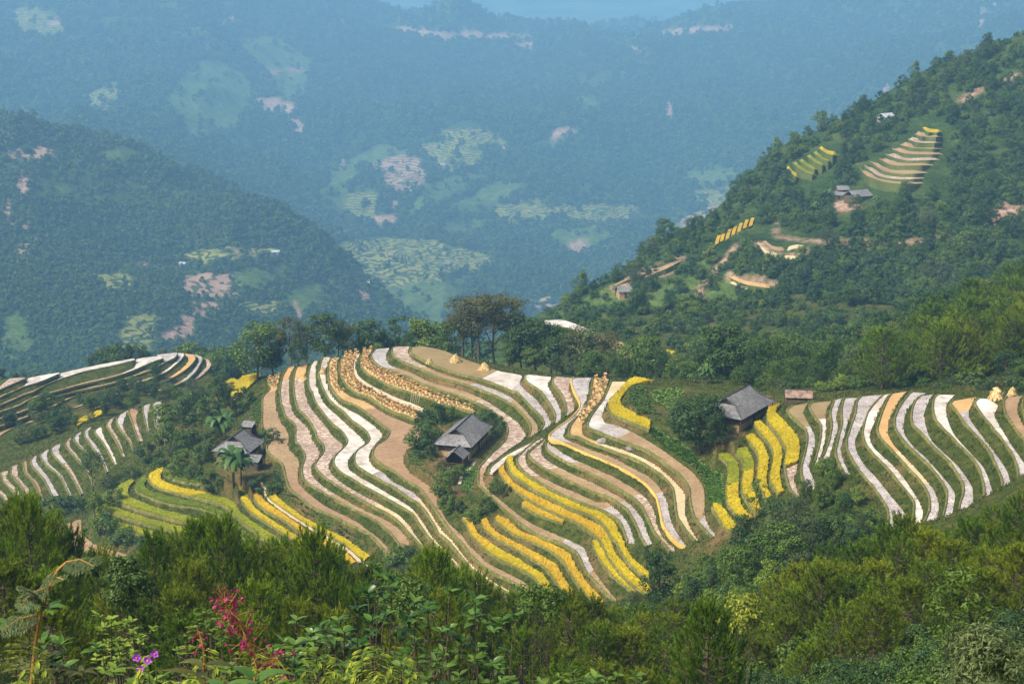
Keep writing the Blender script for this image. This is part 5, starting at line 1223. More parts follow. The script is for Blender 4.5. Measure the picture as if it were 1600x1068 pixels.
# ------------------------------------------------------------------ houses
M['tile'] = soil_mat('grey_tile', [(0.3, (0.10, 0.10, 0.105)), (0.5, (0.19, 0.19, 0.195)), (0.68, (0.30, 0.295, 0.29))], 1.4, 0.8, 6, 0.5)
M['ridge'] = soil_mat('ridge_tile', [(0.3, (0.05, 0.05, 0.052)), (0.65, (0.085, 0.085, 0.085))], 2, 0.85, 6, 0.4)
M['wood'] = soil_mat('weathered_wood', [(0.3, (0.075, 0.052, 0.035)), (0.65, (0.15, 0.11, 0.075))], 2.5, 0.9, 8, 0.5)
M['darkwood'] = soil_mat('dark_wood', [(0.3, (0.022, 0.017, 0.013)), (0.65, (0.05, 0.04, 0.03))], 2.5, 0.9, 8, 0.5)
M['mud'] = soil_mat('mud_wall', [(0.3, (0.34, 0.22, 0.10)), (0.65, (0.50, 0.35, 0.18))], 1.2, 0.95, 6, 0.5)
M['redtile'] = soil_mat('patched_tile', [(0.38, (0.10, 0.09, 0.085)), (0.55, (0.30, 0.19, 0.14)), (0.7, (0.46, 0.30, 0.22))], 0.9, 0.9, 6, 0.5)
M['plaster'] = soil_mat('white_plaster', [(0.3, (0.36, 0.35, 0.33)), (0.65, (0.50, 0.49, 0.47))], 0.4, 0.8, 3, 0.2)
M['tin'] = soil_mat('pale_tin', [(0.3, (0.30, 0.33, 0.36)), (0.65, (0.46, 0.49, 0.52))], 0.4, 0.5, 3, 0.2)
def roof_hip(e, L, W, h, rise, ov, mat, gab=0.42, far=True):
    hl, hw = L / 2, W / 2
    xg = hw * gab; zg = h + rise * (1 - gab); rp = hl - hw * (1 - gab) * 1.0; r = rp + 0.35; top = h + rise
    rf = MB()
    for sgn in (1, -1):
        e0, e1, g0, g1, r0, r1 = (sgn * hw, -hl, h), (sgn * hw, hl, h), (sgn * xg, -rp, zg), (sgn * xg, rp, zg), (0, -r, top), (0, r, top)
        if sgn > 0:
            rf.slab([e0, e1, g1, g0], .14); rf.slab([g0, g1, r1, r0], .14)
        else:
            rf.slab([e1, e0, g0, g1], .14); rf.slab([g1, g0, r0, r1], .14)
    rf.slab([(-hw, -hl, h), (hw, -hl, h), (xg, -rp - .04, zg - .03), (-xg, -rp - .04, zg - .03)], .12)
    rf.slab([(hw, hl, h), (-hw, hl, h), (-xg, rp + .04, zg - .03), (xg, rp + .04, zg - .03)], .12)
    ro = rf.build('roof', M[mat], e)
    rc = MB()
    rc.tube([(0, -r - .05, top + .05), (0, r + .05, top + .05)], .13, 6)
    for sx in (1, -1):
        for sy in (1, -1):
            rc.tube([(sx * hw, sy * hl, h + .04), (sx * xg, sy * rp, zg + .04), (0, sy * r, top + .04)], .09, 5)
    rc.build('ridge_cap', M['ridge'], ro)
    gb = MB()
    for sy in (1, -1):
        gb.slab([(-xg, sy * (rp - .12), zg - .1), (xg, sy * (rp - .12), zg - .1), (0, sy * (rp - .12), top - .12)] if sy < 0 else [(xg, sy * (rp - .12), zg - .1), (-xg, sy * (rp - .12), zg - .1), (0, sy * (rp - .12), top - .12)], .05)
    gb.build('gable_panel', M['darkwood'], e)
    # laid rows of tile
    rb = MB()
    for sgn in (1, -1):
        n = int(L / .55)
        for k in range(1, n):
            y = -hl + L * k / n
            yt = y * (r / hl)
            a = Vector((sgn * hw, y, h + .02)); bq = Vector((0, max(-r, min(r, yt)), top + .02))
            rb.tube([a, a.lerp(bq, .97)], .035, 3)
    rb.build('tile_row', M['tile'], ro)
    return rp
def house(name, P1, P2, P3, z, wall, rise, label, W=None, low='mud'):
    p1, p2, p3 = (np.array(unproj(*p, z + wall)) for p in (P1, P2, P3))
    d = p2 - p1; L = np.hypot(*d); d /= L; q = np.array([-d[1], d[0]])
    W = W or abs((p3 - p1) @ q)
    if (p3 - p1) @ q < 0: q = -q
    c = (p1 + p2) / 2 + q * W / 2
    e = empty(name, (c[0], c[1], z), math.atan2(-d[0], d[1]), label, 'house')
    roof_hip(e, L, W, wall, rise, .9, 'tile')
    wl = MB(); hl, hw = L / 2 - .95, W / 2 - .95
    up = MB()
    wl.box((0, 0, wall * .22 - .6), (2 * hw, 2 * hl, wall * .44 + 1.2))
    up.box((0, 0, wall * .74), (2 * hw - .06, 2 * hl - .06, wall * .56 + .3))
    wl.build('wall', M[low], e); up.build('upper_wall', M['wood'], e)
    for sx, k in ((1, .35), (1, -.35)):
        w = MB(); w.box((sx * (hw + .01), k * hl, wall * .68), (.08, 1.0, .8)); w.build('window', M['darkwood'], e)
    dr = MB(); dr.box((hw + .02, 0, wall * .36), (.08, 1.1, wall * .72)); dr.build('door', M['darkwood'], e)
    for sx in (1, -1):
        for k in range(5):
            ps = MB(); ps.tube([(sx * (W / 2 - .35), -L / 2 + .4 + (L - .8) * k / 4, -.8), (sx * (W / 2 - .35), -L / 2 + .4 + (L - .8) * k / 4, wall + .12)], .09, 6); ps.build('post', M['wood'], e)
    return e, L, W
def lean(name, px_, z, w, d, h, rise, rz, label, roofm='tile', open_=True, cat='shed'):
    x, y = unproj(*px_, z)
    e = empty(name, (float(x), float(y), z), rz, label, cat)
    rf = MB()
    hw, hd = w / 2, d / 2
    rf.slab([(hw, -hd, h), (hw, hd, h), (0, hd + .1, h + rise), (0, -hd - .1, h + rise)], .12)
    rf.slab([(-hw, hd, h), (-hw, -hd, h), (0, -hd - .1, h + rise), (0, hd + .1, h + rise)], .12)
    ro = rf.build('roof', M[roofm], e)
    rc = MB(); rc.tube([(0, -hd - .12, h + rise + .03), (0, hd + .12, h + rise + .03)], .1, 6); rc.build('ridge_cap', M['ridge'], ro)
    for sx in (1, -1):
        for sy in (1, -1):
            p = MB(); p.tube([(sx * (hw - .3), sy * (hd - .3), -.6), (sx * (hw - .3), sy * (hd - .3), h + .2)], .09, 6); p.build('post', M['wood'], e)
    bk = MB(); bk.box((0, hd - .35, h * .5 - .2), (w - .7, .08, h + .4))
    for sx in (1, -1): bk.box((sx * (hw - .36), 0.1, h * .45 - .2), (.08, d - 1.0, h * .9))
    bk.build('wall', M['wood'], e)
    rl = MB()
    for k in (.35, .75, 1.15): rl.box((0, -hd + .3, k), (w - .6, .07, .12))
    rl.build('rail', M['wood'], e)
    return e
hm_, L_, W_ = house('farmhouse', (737, 699), (771, 665), (678, 692), 20.3, 3.0, 3.3, 'grey tiled farmhouse with a small gabled porch in the middle of the terraces')
rzm = hm_.rotation_euler.z
lean('porch_shed', (714, 727), 20.3, 4.6, 4.4, 2.4, 1.7, rzm, 'small open gabled shed with wooden rails at the front of the middle farmhouse')
hl_, L_, W_ = house('farmhouse', (387, 709), (415, 688), (320, 711), 10.2, 3.0, 3.4, 'grey tiled farmhouse behind the big banana plant at left')
lean('lean_shed', (398, 731), 10.2, 4.6, 4.0, 2.3, 1.2, hl_.rotation_euler.z + 1.57, 'low slate grey shed with a slatted front right of the left farmhouse')
lean('roof_shed', (391, 684), 10.4, 4.6, 3.2, 3.6, 1.0, hl_.rotation_euler.z + 1.57, 'small shed whose grey ridge shows behind the left farmhouse roof')
hr_, L_, W_ = house('farmhouse', (1159, 656), (1211, 626), (1120, 640), 40.0, 2.9, 3.2, 'grey tiled farmhouse half hidden by a dark bush beside the yellow rice', W=9.4)
lean('patched_shed', (1247, 632), 41.0, 3.6, 5.4, 1.9, 1.2, 1.45, 'low shed with a patched reddish roof at the left end of the right hand hill', 'redtile')
# drying rack of poles by the right house
x, y, z = ghit(1132, 694, 200)
e = empty('drying_rack', (x, y, z), .5, 'low wooden frame of poles beside the yellow rice below the right house', 'rack')
for k in range(5):
    p = MB(); p.tube([(-1.8 + .9 * k, -1.2, .5), (-1.8 + .9 * k, 1.4, .8)], .05, 5); p.build('pole', M['path'], e)
for sx in (-1.8, 1.8):
    for sy in (-1.2, 1.4):
        p = MB(); p.tube([(sx, sy, -.3), (sx, sy, .8)], .06, 5); p.build('leg', M['wood'], e)

def far_house(u, v, w, d, h, roofm, wallm, label, rz=0.3, near=False, cat='house'):
    if near: x, y, z = ghit(u, v, 300)
    else:
        x, y = fhit(np.array([float(u)]), np.array([float(v)])); x, y = float(x[0]), float(y[0]); z = float(fz_at(x, y))
    e = empty('small_house', (x, y, z), rz, label, cat)
    b_ = MB(); b_.box((0, 0, h / 2 - 1), (w, d, h + 2)); b_.build('wall', M[wallm], e)
    rf = MB(); hw, hd, r = w / 2 + .6, d / 2 + .5, d * .32
    rf.slab([(-hw, -hd, h - .2), (hw, -hd, h - .2), (hw, 0, h + r), (-hw, 0, h + r)], .2); rf.slab([(hw, hd, h - .2), (-hw, hd, h - .2), (-hw, 0, h + r), (hw, 0, h + r)], .2)
    rf.build('roof', M[roofm], e)
    dr = MB(); dr.box((0, -d / 2 - .03, h * .38), (1.2, .1, h * .76)); dr.build('door', M['darkwood'], e)
    return e
far_house(1340, 314, 11, 8, 2.8, 'tile', 'wood', 'larger grey roofed house of the farm below the curved terraces on the right mountain', .5)
far_house(1315, 304, 5.5, 5, 2.6, 'tile', 'wood', 'smaller grey roofed hut of the farm on the right mountain, beside banana plants', .2)
far_house(1312, 312, 5, 4, 2.2, 'tile', 'wood', 'lowest hut of the farm on the right mountain, in front of the others', -.4)
far_house(975, 465, 6, 6, 3.2, 'tile', 'mud', 'small lone grey house beside a palm on the green slope behind the ridge', .2)
far_house(1384, 193, 8, 6, 3, 'tin', 'plaster', 'white house among trees on the crest of the right mountain', .6)
for u, v, w, lab in ((832, 73, 15, 'white house beside the road cutting on the far ridge, larger of two'), (812, 60, 10, 'white roofed house on the road cutting below the wooded knob'), (604, 226, 10, 'white house above the pink terraces in the valley'), (613, 216, 8, 'small pale house just above the white one over the pink terraces'), (692, 261, 12, 'white house among green terraces in the valley middle'), (476, 178, 8, 'white house on the brown track high on the left slope'),
                     (431, 404, 11, 'white house at the right end of the striped fields at lower left'), (286, 416, 9, 'pale house at the left end of the striped fields at lower left'), (612, 404, 12, 'dark roofed house inside the large yellow green valley terraces'), (700, 416, 12, 'dark roofed house at the right side of the valley terraces'), (572, 448, 9, 'tiny pale house under the valley terraces'), (786, 233, 12, 'orange roofed building by a track in the valley'), (626, 288, 8, 'pink hut at the foot of the pink terraces'), (1557, 12, 22, 'long pale building on the far ridge at top right'), (404, 143, 7, 'tiny white house above the brown track on the left slope')):
    far_house(u, v, w, w * .7, 4, 'tile' if 'dark' in lab else 'redtile' if 'orange' in lab else 'tin', 'plaster' if 'dark' not in lab else 'wood', lab, random.uniform(-.6, .6))

# ------------------------------------------------------------------ terraces on the right hand mountain, laid on its slope
def ribbon(lip, back, mat, lift=0.9, rice=None, label=None, name='paddy_field'):
    L2 = cr(px(lip), 26); B2 = cr(px(back), 26)
    def at3(q):
        x, y = fhit(q[:, 0], q[:, 1]); k = np.arange(len(x)); ok = ~np.isnan(y) & (y < (1050 if q[:, 0].min() > 900 else 5000))
        y = np.interp(k, k[ok], y[ok]); y = np.convolve(np.pad(y, 3, mode='edge'), np.ones(7) / 7, 'valid'); a, s = pray(q[:, 0], q[:, 1])
        return np.c_[a * y, y, CZ + s * y]
    b3 = at3(B2); zt = np.maximum(b3[:, 2], fz_at(b3[:, 0], b3[:, 1])) + .25 * lift; zt = np.convolve(np.pad(zt, 4, mode='edge'), np.ones(9) / 9, 'valid')
    tp = np.clip(np.minimum(np.arange(26), np.arange(26)[::-1]) / 6.0, 0, 1); tp = tp * tp * (3 - 2 * tp); zl = at3(L2)[:, 2] + .3; zt = zt * tp + np.minimum(zl, zt) * (1 - tp)
    l3 = np.stack(unproj(L2[:, 0], L2[:, 1], zt), 1); b2 = np.stack(unproj(B2[:, 0], B2[:, 1], zt), 1)
    ins = b2 - l3; V = []
    for w in (0, .5, 1.15): V.append(np.c_[l3 + ins * w, zt + .03 * w])
    gl = np.minimum(fz_at(l3[:, 0], l3[:, 1]), zt) - .8
    V = [np.c_[l3 - ins * .05, gl]] + V
    V = np.stack(V, 1).reshape(-1, 3)
    f = grid_faces(26, 4)[:, ::-1]
    mi = np.tile([0, 1, 1], 25)
    o = link(name, mesh_np(name, V, f, [M['greenp'], M[mat]], mi))
    if label: tag(o, label, 'rice crop', 'rice on the right mountain')
    else: tag(o, kind='structure')
Q1060 = lambda s: ' '.join('%.1f,%.1f' % (1060 + float(p.split(',')[0]) / 2.963, float(p.split(',')[1]) / 2.963) for p in s.split())
J = ['1095,620 1130,632 1225,635', '1065,645 1110,660 1225,662', '1025,670 1090,685 1225,690', '990,690 1060,712 1225,715', '960,715 1050,742 1210,740', '930,735 1000,765 1180,765', '885,745 950,790 1040,805 1160,800', '862,768 930,815 1030,830 1150,825', '840,775 870,812 960,843 1060,852 1145,848']
for k, s in enumerate(J):
    up_ = ' '.join('%s,%d' % (p.split(',')[0], int(p.split(',')[1]) - 17) for p in s.split())
    ribbon(Q1060(s), Q1060(up_), 'pink' if k % 3 == 1 else 'tan')
ribbon(Q1060('1130,592 1160,612 1222,612'), Q1060('1132,585 1165,598 1222,602'), 'rice_y', 1.2, True, 'bright yellow rice crescent topping the curved terraces on the right mountain', 'rice_strip')
for s, m, lab in (('650,685 690,712 738,720', 'rice_y', 'yellow rice at the top of the small terraces on the right mountain'), ('625,706 665,735 715,752', 'rice_g', 'second strip of the small green terraces on the right mountain'), ('595,722 640,755 690,772', 'rice_g', 'third strip of the small green terraces on the right mountain'), ('560,742 605,775 655,790', 'rice_g', 'fourth strip of the small green terraces on the right mountain'), ('528,752 575,790 645,815', 'rice_g', 'lowest long strip of the small green terraces on the right mountain'), ('500,775 530,808 560,825', 'rice_y', 'yellow rice wedge left of the small green terraces on the right mountain')):
    up_ = ' '.join('%s,%d' % (p.split(',')[0], int(p.split(',')[1]) - 15) for p in s.split()); ribbon(Q1060(s), Q1060(up_), m, 1.2, True, lab, 'rice_strip')
for k, (u0, v0) in enumerate(((1116, 386), (1124, 381), (1133, 376), (1142, 371), (1151, 366), (1160, 361), (1169, 358))):
    ribbon('%d,%d %d,%d %d,%d' % (u0, v0, u0 + 2, v0 - 10, u0 + 5, v0 - 18), '%d,%d %d,%d %d,%d' % (u0 + 5, v0 - 2, u0 + 7, v0 - 11, u0 + 10, v0 - 19), 'rice_o', 1.0, True, ['leftmost and lowest', 'second from the left', 'third from the left', 'middle', 'third from the right', 'second from the right', 'rightmost and highest'][k] + ' golden rice rib on the spur of the right mountain', 'rice_strip')
for s, m, lab in (('1447,455 1465,450 1480,440', 'rice_o', 'small golden rice patch at the edge of the pine wood'),):
    ribbon(s, ' '.join('%s,%d' % (p.split(',')[0], int(p.split(',')[1]) - 7) for p in s.split()), m, 1.2, True, lab, 'rice_strip')
for s, m in (('1184,383 1200,398 1235,405 1262,397', 'cream'), ('1192,378 1208,390 1228,392', 'tan'), ('1228,392 1245,388 1262,390', 'cream'), ('1137,432 1165,444 1215,452', 'orange'), ('1140,442 1160,450 1175,452', 'cream'), ('960,446 990,434 1020,425', 'tan'), ('1000,436 1040,420 1064,408', 'tan'), ('812,468 840,472 872,464', 'tan'), ('818,476 850,481 880,472', 'tan')):
    ribbon(s, ' '.join('%s,%d' % (p.split(',')[0], int(p.split(',')[1]) - 5) for p in s.split()), m)

# ------------------------------------------------------------------ straw sheaves and stacks
def sheaf_mesh(h, seed):
    rg = np.random.default_rng(seed); n = 70
    an = rg.random(n) * 6.283; r0 = h * .30 * np.sqrt(rg.random(n)); r1 = h * .08 * rg.random(n); r2 = h * .26 * np.sqrt(rg.random(n))
    c, s = np.cos(an), np.sin(an); w = h * .05
    A = np.c_[c * r0, s * r0, -.08 * np.ones(n)]; B = np.c_[c * r1, s * r1, np.full(n, h * .55)]; T = np.c_[c * r2, s * r2, h * rg.uniform(.78, 1.05, n)]
    pv = np.c_[-s, c, 0 * s] * w
    V = np.stack([A - pv, A + pv, B + pv * .6, B - pv * .6, T + pv * 1.2, T - pv * 1.2], 1).reshape(-1, 3)
    i = np.arange(n)[:, None] * 6
    f = np.vstack([i + np.array([[0, 1, 2, 3]]), i + np.array([[3, 2, 4, 5]])])
    return mesh_np('sheaf', V, f, [M['straw_b']])
SH = [sheaf_mesh(1.0, k) for k in range(4)]
rr = random.Random(21); ns = 0
for nm, t0, t1, step, lab in (('A9', 0, 1, 1.72, 'tan straw sheaf in the upper dense row above the middle farmhouse'), ('A7', 0, 1, 1.62, 'tan straw sheaf in the lower dense row above the brown field'), ('A1', 0, .07, 1.5, 'tan straw sheaf on the grassy edge at the left end of the ridge'), ('B7', 0, .34, 1.9, 'tan straw sheaf in the narrow row beside the white lane terrace'), ('A6', .02, .2, 2.2, 'tan straw sheaf scattered at the top of the brown field'), ('B9', 0, .0, 1, '')):
    z, l, bk, kind = BENCH[nm]
    L = np.hypot(*np.diff(l, axis=0).T); cum = np.r_[0, np.cumsum(L)]
    s = cum[-1] * t0
    while s < cum[-1] * t1 and ns < 296:
        k = min(int(np.searchsorted(cum, s, 'right')) - 1, len(l) - 2); f = (s - cum[k]) / max(L[k], .01)
        a = l[k] * (1 - f) + l[k + 1] * f; b_ = bk[k] * (1 - f) + bk[k + 1] * f
        w = np.hypot(*(b_ - a)); m_ = max(int(w / step), 1)
        for q in range(m_):
            if ns >= 296: break
            p = a + (b_ - a) * min(.95, max(.06, (q + .5 + rr.uniform(-.3, .3)) / m_)); 
            o = link('straw_sheaf', rr.choice(SH), None, (p[0] + rr.uniform(-.2, .2), p[1] + rr.uniform(-.2, .2), z)); o.rotation_euler.z = rr.random() * 6.28; sc_ = rr.uniform(1.0, 1.4); o.scale = (sc_ * 1.5, sc_ * 1.5, sc_)
            tag(o, lab, 'straw sheaf', 'straw sheaves drying in rows'); ns += 1
        s += step * rr.uniform(.85, 1.15)
def stack(u, vb, h, w, label, D=None):
    if D: a, s = pray(u, vb); x, y = a * D, D; z = float(gz(x, y))
    else: x, y, z = ghit(u, vb, 200)
    rg = np.random.default_rng(int(u)); n = 420
    t = rg.random(n) ** .8; an = rg.random(n) * 6.283; prof = w * .5 * np.interp(t, [0, .35, .7, 1], [.9, 1, .55, .06])
    p = np.c_[np.cos(an) * prof, np.sin(an) * prof, t * h]
    d = np.c_[np.cos(an) * .45, np.sin(an) * .45, -1 + 0 * an] + rg.normal(0, .25, (n, 3)); d /= np.linalg.norm(d, axis=1)[:, None]
    pv = np.cross(d, np.c_[np.cos(an), np.sin(an), 0 * an]); pv /= np.linalg.norm(pv, axis=1)[:, None]; pv *= .09
    q = p + d * rg.uniform(.4, .8, (n, 1)); q[:, 2] = np.maximum(q[:, 2], -.1)
    V = np.stack([p - pv, p + pv, q + pv * 1.4, q - pv * 1.4], 1).reshape(-1, 3); f = np.arange(n * 4).reshape(-1, 4)
    k = 14; rings = [(.9, 0), (1, .35), (.55, .7), (.06, 1)]
    RV = np.array([(math.cos(6.283 * j / k) * w * .47 * a_, math.sin(6.283 * j / k) * w * .47 * a_, b_ * h - .05) for a_, b_ in rings for j in range(k)])
    rf = np.array([(i * k + j, i * k + (j + 1) % k, (i + 1) * k + (j + 1) % k, (i + 1) * k + j) for i in range(3) for j in range(k)]) + len(V)
    e = link('haystack', mesh_np('haystack', np.vstack([V, RV]), [np.vstack([f, rf])], [M['straw_b']]), None, (x, y, z - .1))
    tag(e, label, 'haystack')
stack(712, 553, 2.4, 2.8, 'rounded haystack on the rim of the pond terrace, left of two', 396)
stack(757, 568, 2.2, 2.8, 'rounded haystack on the rim of the pond terrace, right of two', 388)
stack(1556, 630, 2.6, 2.2, 'pointed orange haystack behind the right hand paddies, larger of two', 262)
stack(1581, 627, 2.0, 1.3, 'slim pointed haystack behind the right hand paddies, smaller of two', 264)
stack(504, 566, 2.0, 1.6, 'small pointed straw heap on the left ridge skyline', 417)
stack(473, 571, 1.4, 3.0, 'low straw heap left of the pointed one on the ridge skyline', 420)
stack(671, 569, 1.5, 1.2, 'lone upright straw bundle on the bund of the pond terrace')
def rock(u, v, s, label):
    x, y, z = ghit(u, v, 200); rg = np.random.default_rng(int(u))
    import bmesh
    bm = bmesh.new(); bmesh.ops.create_icosphere(bm, subdivisions=3, radius=1)
    off = rg.normal(size=3) * 3
    for vv in bm.verts:
        c = vv.co; n = 0.28 * math.sin(2.1 * c.x + off[0]) + .22 * math.sin(2.7 * c.y + off[1]) + .2 * math.sin(3.3 * c.z + off[2] + c.x * 2)
        vv.co = Vector((c.x * s[0], c.y * s[1], c.z * s[2])) * (1 + n * .55)
    me = bpy.data.meshes.new('boulder'); bm.to_mesh(me); bm.free(); me.materials.append(M['rock'])
    o = link('boulder', me, None, (x, y, z + s[2] * .5)); tag(o, label, 'boulder')
M['rock'] = soil_mat('grey_rock', [(0.3, (0.13, 0.12, 0.115)), (0.62, (0.36, 0.34, 0.33))], 1.6, 0.9, 5, 0.8)
rock(941, 692, (.95, .8, .75), 'pale grey boulder on the cream terrace, larger and upper of two')
rock(983, 706, (.95, .7, .55), 'darker grey boulder on the cream terrace, lower of two')
# leaning bamboo stakes on the bank above the lower straw row
for k in range(5):
    x, y, z = ghit(641 + 3.2 * k, 629, 300)
    s_ = MB(); s_.tube([(0, 0, -.3), (.35, .3, 1.9 + .15 * (k % 2))], .05, 5); o = s_.build('bamboo_stake', M['path']); o.location = (x, y, z)
    tag(o, 'pale bamboo stake leaning on the grassy bank between the straw rows', 'stake', 'bamboo stakes on the bank')
# footpath: narrow ribbon on the ground
def footpath(s, w):
    q = cr(px(s), 60); P3 = np.array([ghit(u, v, 150) for u, v in q])
    d = np.gradient(P3[:, :2], axis=0); d /= np.maximum(np.hypot(*d.T), 1e-6)[:, None]; nr = np.c_[-d[:, 1], d[:, 0]] * w / 2
    l, r = P3[:, :2] + nr, P3[:, :2] - nr
    zz = np.maximum(np.maximum(gz(l[:, 0], l[:, 1]), gz(r[:, 0], r[:, 1])), P3[:, 2]) + .2
    V = np.stack([np.c_[l, zz - .5], np.c_[l, zz], np.c_[r, zz], np.c_[r, zz - .5]], 1).reshape(-1, 3)
    tag(link('footpath', mesh_np('footpath', V, grid_faces(60, 4), [M['path']])), kind='structure')
footpath('409,754 414,766 416,776 430,790 448,802 470,817 492,832 515,846 540,861 560,876 585,893', .55)
footpath('718,757 722,745 735,733 742,722', .7)

# ------------------------------------------------------------------ vegetable plots
def plot(s, mat, label, n_per, size, soil='brown'):
    P = px(s); g = np.array([ghit(u, v, 150) for u, v in P]); poly = g[:, :2]
    lo, hi = poly.min(0), poly.max(0); area = (hi - lo).prod(); N = int(area * n_per)
    q = lo + RNG.random((N, 2)) * (hi - lo); q = q[inpoly(q[:, 0], q[:, 1], poly)]
    d = poly[1] - poly[0]; d = d / np.hypot(*d); nr = np.array([-d[1], d[0]]); row = .75
    k = q @ nr; q = q + nr[None] * ((np.rint(k / row) * row - k) * (.75 if n_per < 12 else 0))[:, None]
    n = len(q); per = 7
    base = np.repeat(np.c_[q, gz(q[:, 0], q[:, 1])], per, 0); an = RNG.random(n * per) * 6.283
    d3 = np.c_[np.cos(an), np.sin(an), RNG.uniform(.5, 1.6, n * per)]; d3 /= np.linalg.norm(d3, axis=1)[:, None]
    sz = size * RNG.uniform(.6, 1.2, (n * per, 1)); pv = np.c_[-np.sin(an), np.cos(an), 0 * an] * sz * .3
    mid = base + d3 * sz * .6; tip = base + d3 * sz - np.array([0, 0, .2]) * sz
    V = np.stack([base, mid + pv, tip, mid - pv], 1).reshape(-1, 3)
    tag(link('vegetable_plot', mesh_np('vegetable_plot', V, np.arange(len(V)).reshape(-1, 4), [M[mat]])), label, 'vegetables')
plot('640,708 656,700 664,716 660,728 644,728 638,716', 'l_veg', 'light green salad bed left of the middle farmhouse', 5, .4)
plot('648,732 664,732 686,752 676,758 656,746', 'l_veg', 'light green bed at the lower left of the middle farmhouse yard', 6, .35)
plot('730,728 746,728 742,748 736,770 722,768 722,752', 'l_veg', 'bright green leafy bed right of the middle farmhouse porch', 9, .5)
plot('397,628 408,626 406,656 394,660', 'l_veg', 'bright green bed above the left farmhouse', 7, .5)
plot('420,736 436,734 440,752 448,766 436,772 428,758', 'l_teal', 'dark cabbage bed right of the left farmhouse yard', 4, .55)
plot('440,766 452,768 490,800 530,822 560,836 552,842 510,826 470,804', 'l_teal', 'cabbage rows running downhill beside the bright yellow rice', 2.6, .5)
plot('985,606 1002,602 1012,612 1014,632 1034,650 1010,646 984,632', 'l_mid', 'dark leafy crop inside the bend of bright yellow rice', 4, .55)
plot('1014,612 1050,606 1072,612 1070,636 1044,640 1022,630', 'l_veg', 'pale green vegetable rows on top of the hill left of the right house', 2.4, .55)
# tall green sugar-cane like grass on the slope between the stubble and the yellow benches
plot('1020,668 1060,690 1085,712 1108,735 1128,745 1130,775 1125,800 1112,790 1104,760 1085,732 1060,712 1015,676', 'l_veg', 'tall bright green grass on the bank left of the yellow benches', 16, .62)


# ------------------------------------------------------------------ banana plants
def banana_leaf(mb_v, mb_f, p, az, L, lift, w):
    n = 8; base = len(mb_v)
    for i in range(n + 1):
        t = i / n; r = L * t * .85; z = lift * L * math.sin(min(1, t * 1.15) * 2.2) * .55 - L * .28 * t * t
        c = Vector(p) + Vector((math.cos(az) * r, math.sin(az) * r, z)); sd = Vector((-math.sin(az), math.cos(az), 0)) * w * math.sin(math.pi * min(.97, .08 + t * .92)) ** .7
        mb_v += [tuple(c + sd + Vector((0, 0, -.12 * w))), tuple(c), tuple(c - sd + Vector((0, 0, -.12 * w)))]
    for i in range(n):
        for j in (0, 1): mb_f.append((base + i * 3 + j, base + i * 3 + j + 1, base + i * 3 + j + 4, base + i * 3 + j + 3))
def banana(loc, h, stems, label, seed):
    r = random.Random(seed); e = empty('banana_plant', loc, 0, label, 'banana plant')
    for q in range(stems):
        ox, oy = (0, 0) if q == 0 else (r.uniform(-.22, .22) * h, r.uniform(-.22, .22) * h); hs = h * (1 if q == 0 else r.uniform(.65, .9))
        st = MB(); st.tube([(ox, oy, -.4), (ox + .1, oy, hs * .3), (ox + .1, oy, hs * .58)], [.17, .14, .09], 7); st.build('stem', M['wood'] if q else M['bark'], e)
        nl = 13
        for k in range(nl):
            V, f_ = [], []
            banana_leaf(V, f_, (ox + .1, oy, hs * (.5 + .012 * k)), 6.283 * k * .382 + r.random() * .4, hs * r.uniform(.5, .68), r.uniform(.5, 1.25), hs * .075)
            link('leaf', mesh_np('leaf', V, [np.array(f_)], [M['l_banana']], smooth=True), e)
def ban(u, vb, vt, stems, label, far=False):
    if far:
        x, y = fhit(np.array([float(u)]), np.array([float(vb)])); x, y = float(x[0]), float(y[0]); z = float(fz_at(x, y))
    else: x, y, z = ghit(u, vb, 150)
    banana((x, y, z - .1), CZ + float(pray(u, vt)[1]) * y - z, stems, label, int(u))
ban(366, 764, 692, 4, 'large banana plant in front of the left farmhouse')
ban(352, 690, 636, 3, 'banana clump behind the left farmhouse roof')
ban(338, 684, 645, 2, 'smaller banana clump left of the one behind the left farmhouse')
e_ = at_top(1104, 566, 344); banana(e_[0], e_[1], 2, 'pale green banana plant before the thicket left of the right house', 9)
e_ = at_top(1078, 582, 346); banana(e_[0], e_[1], 2, 'shaded banana plant at the edge of the thicket above the vegetable garden', 10)
for u, vb, vt, lab in ((1292, 316, 292, 'banana clump left of the farm huts on the right mountain, upper'), (1272, 334, 314, 'lowest banana clump left of the farm on the right mountain'), (1303, 298, 280, 'banana clump above the farm huts on the right mountain'), (1368, 322, 304, 'banana clump right of the farm house on the right mountain'), (1385, 330, 314, 'farthest right banana clump by the farm on the right mountain'), (963, 462, 442, 'palm like banana clump beside the small lone grey house')):
    ban(u, vb, vt, 3, lab, True)

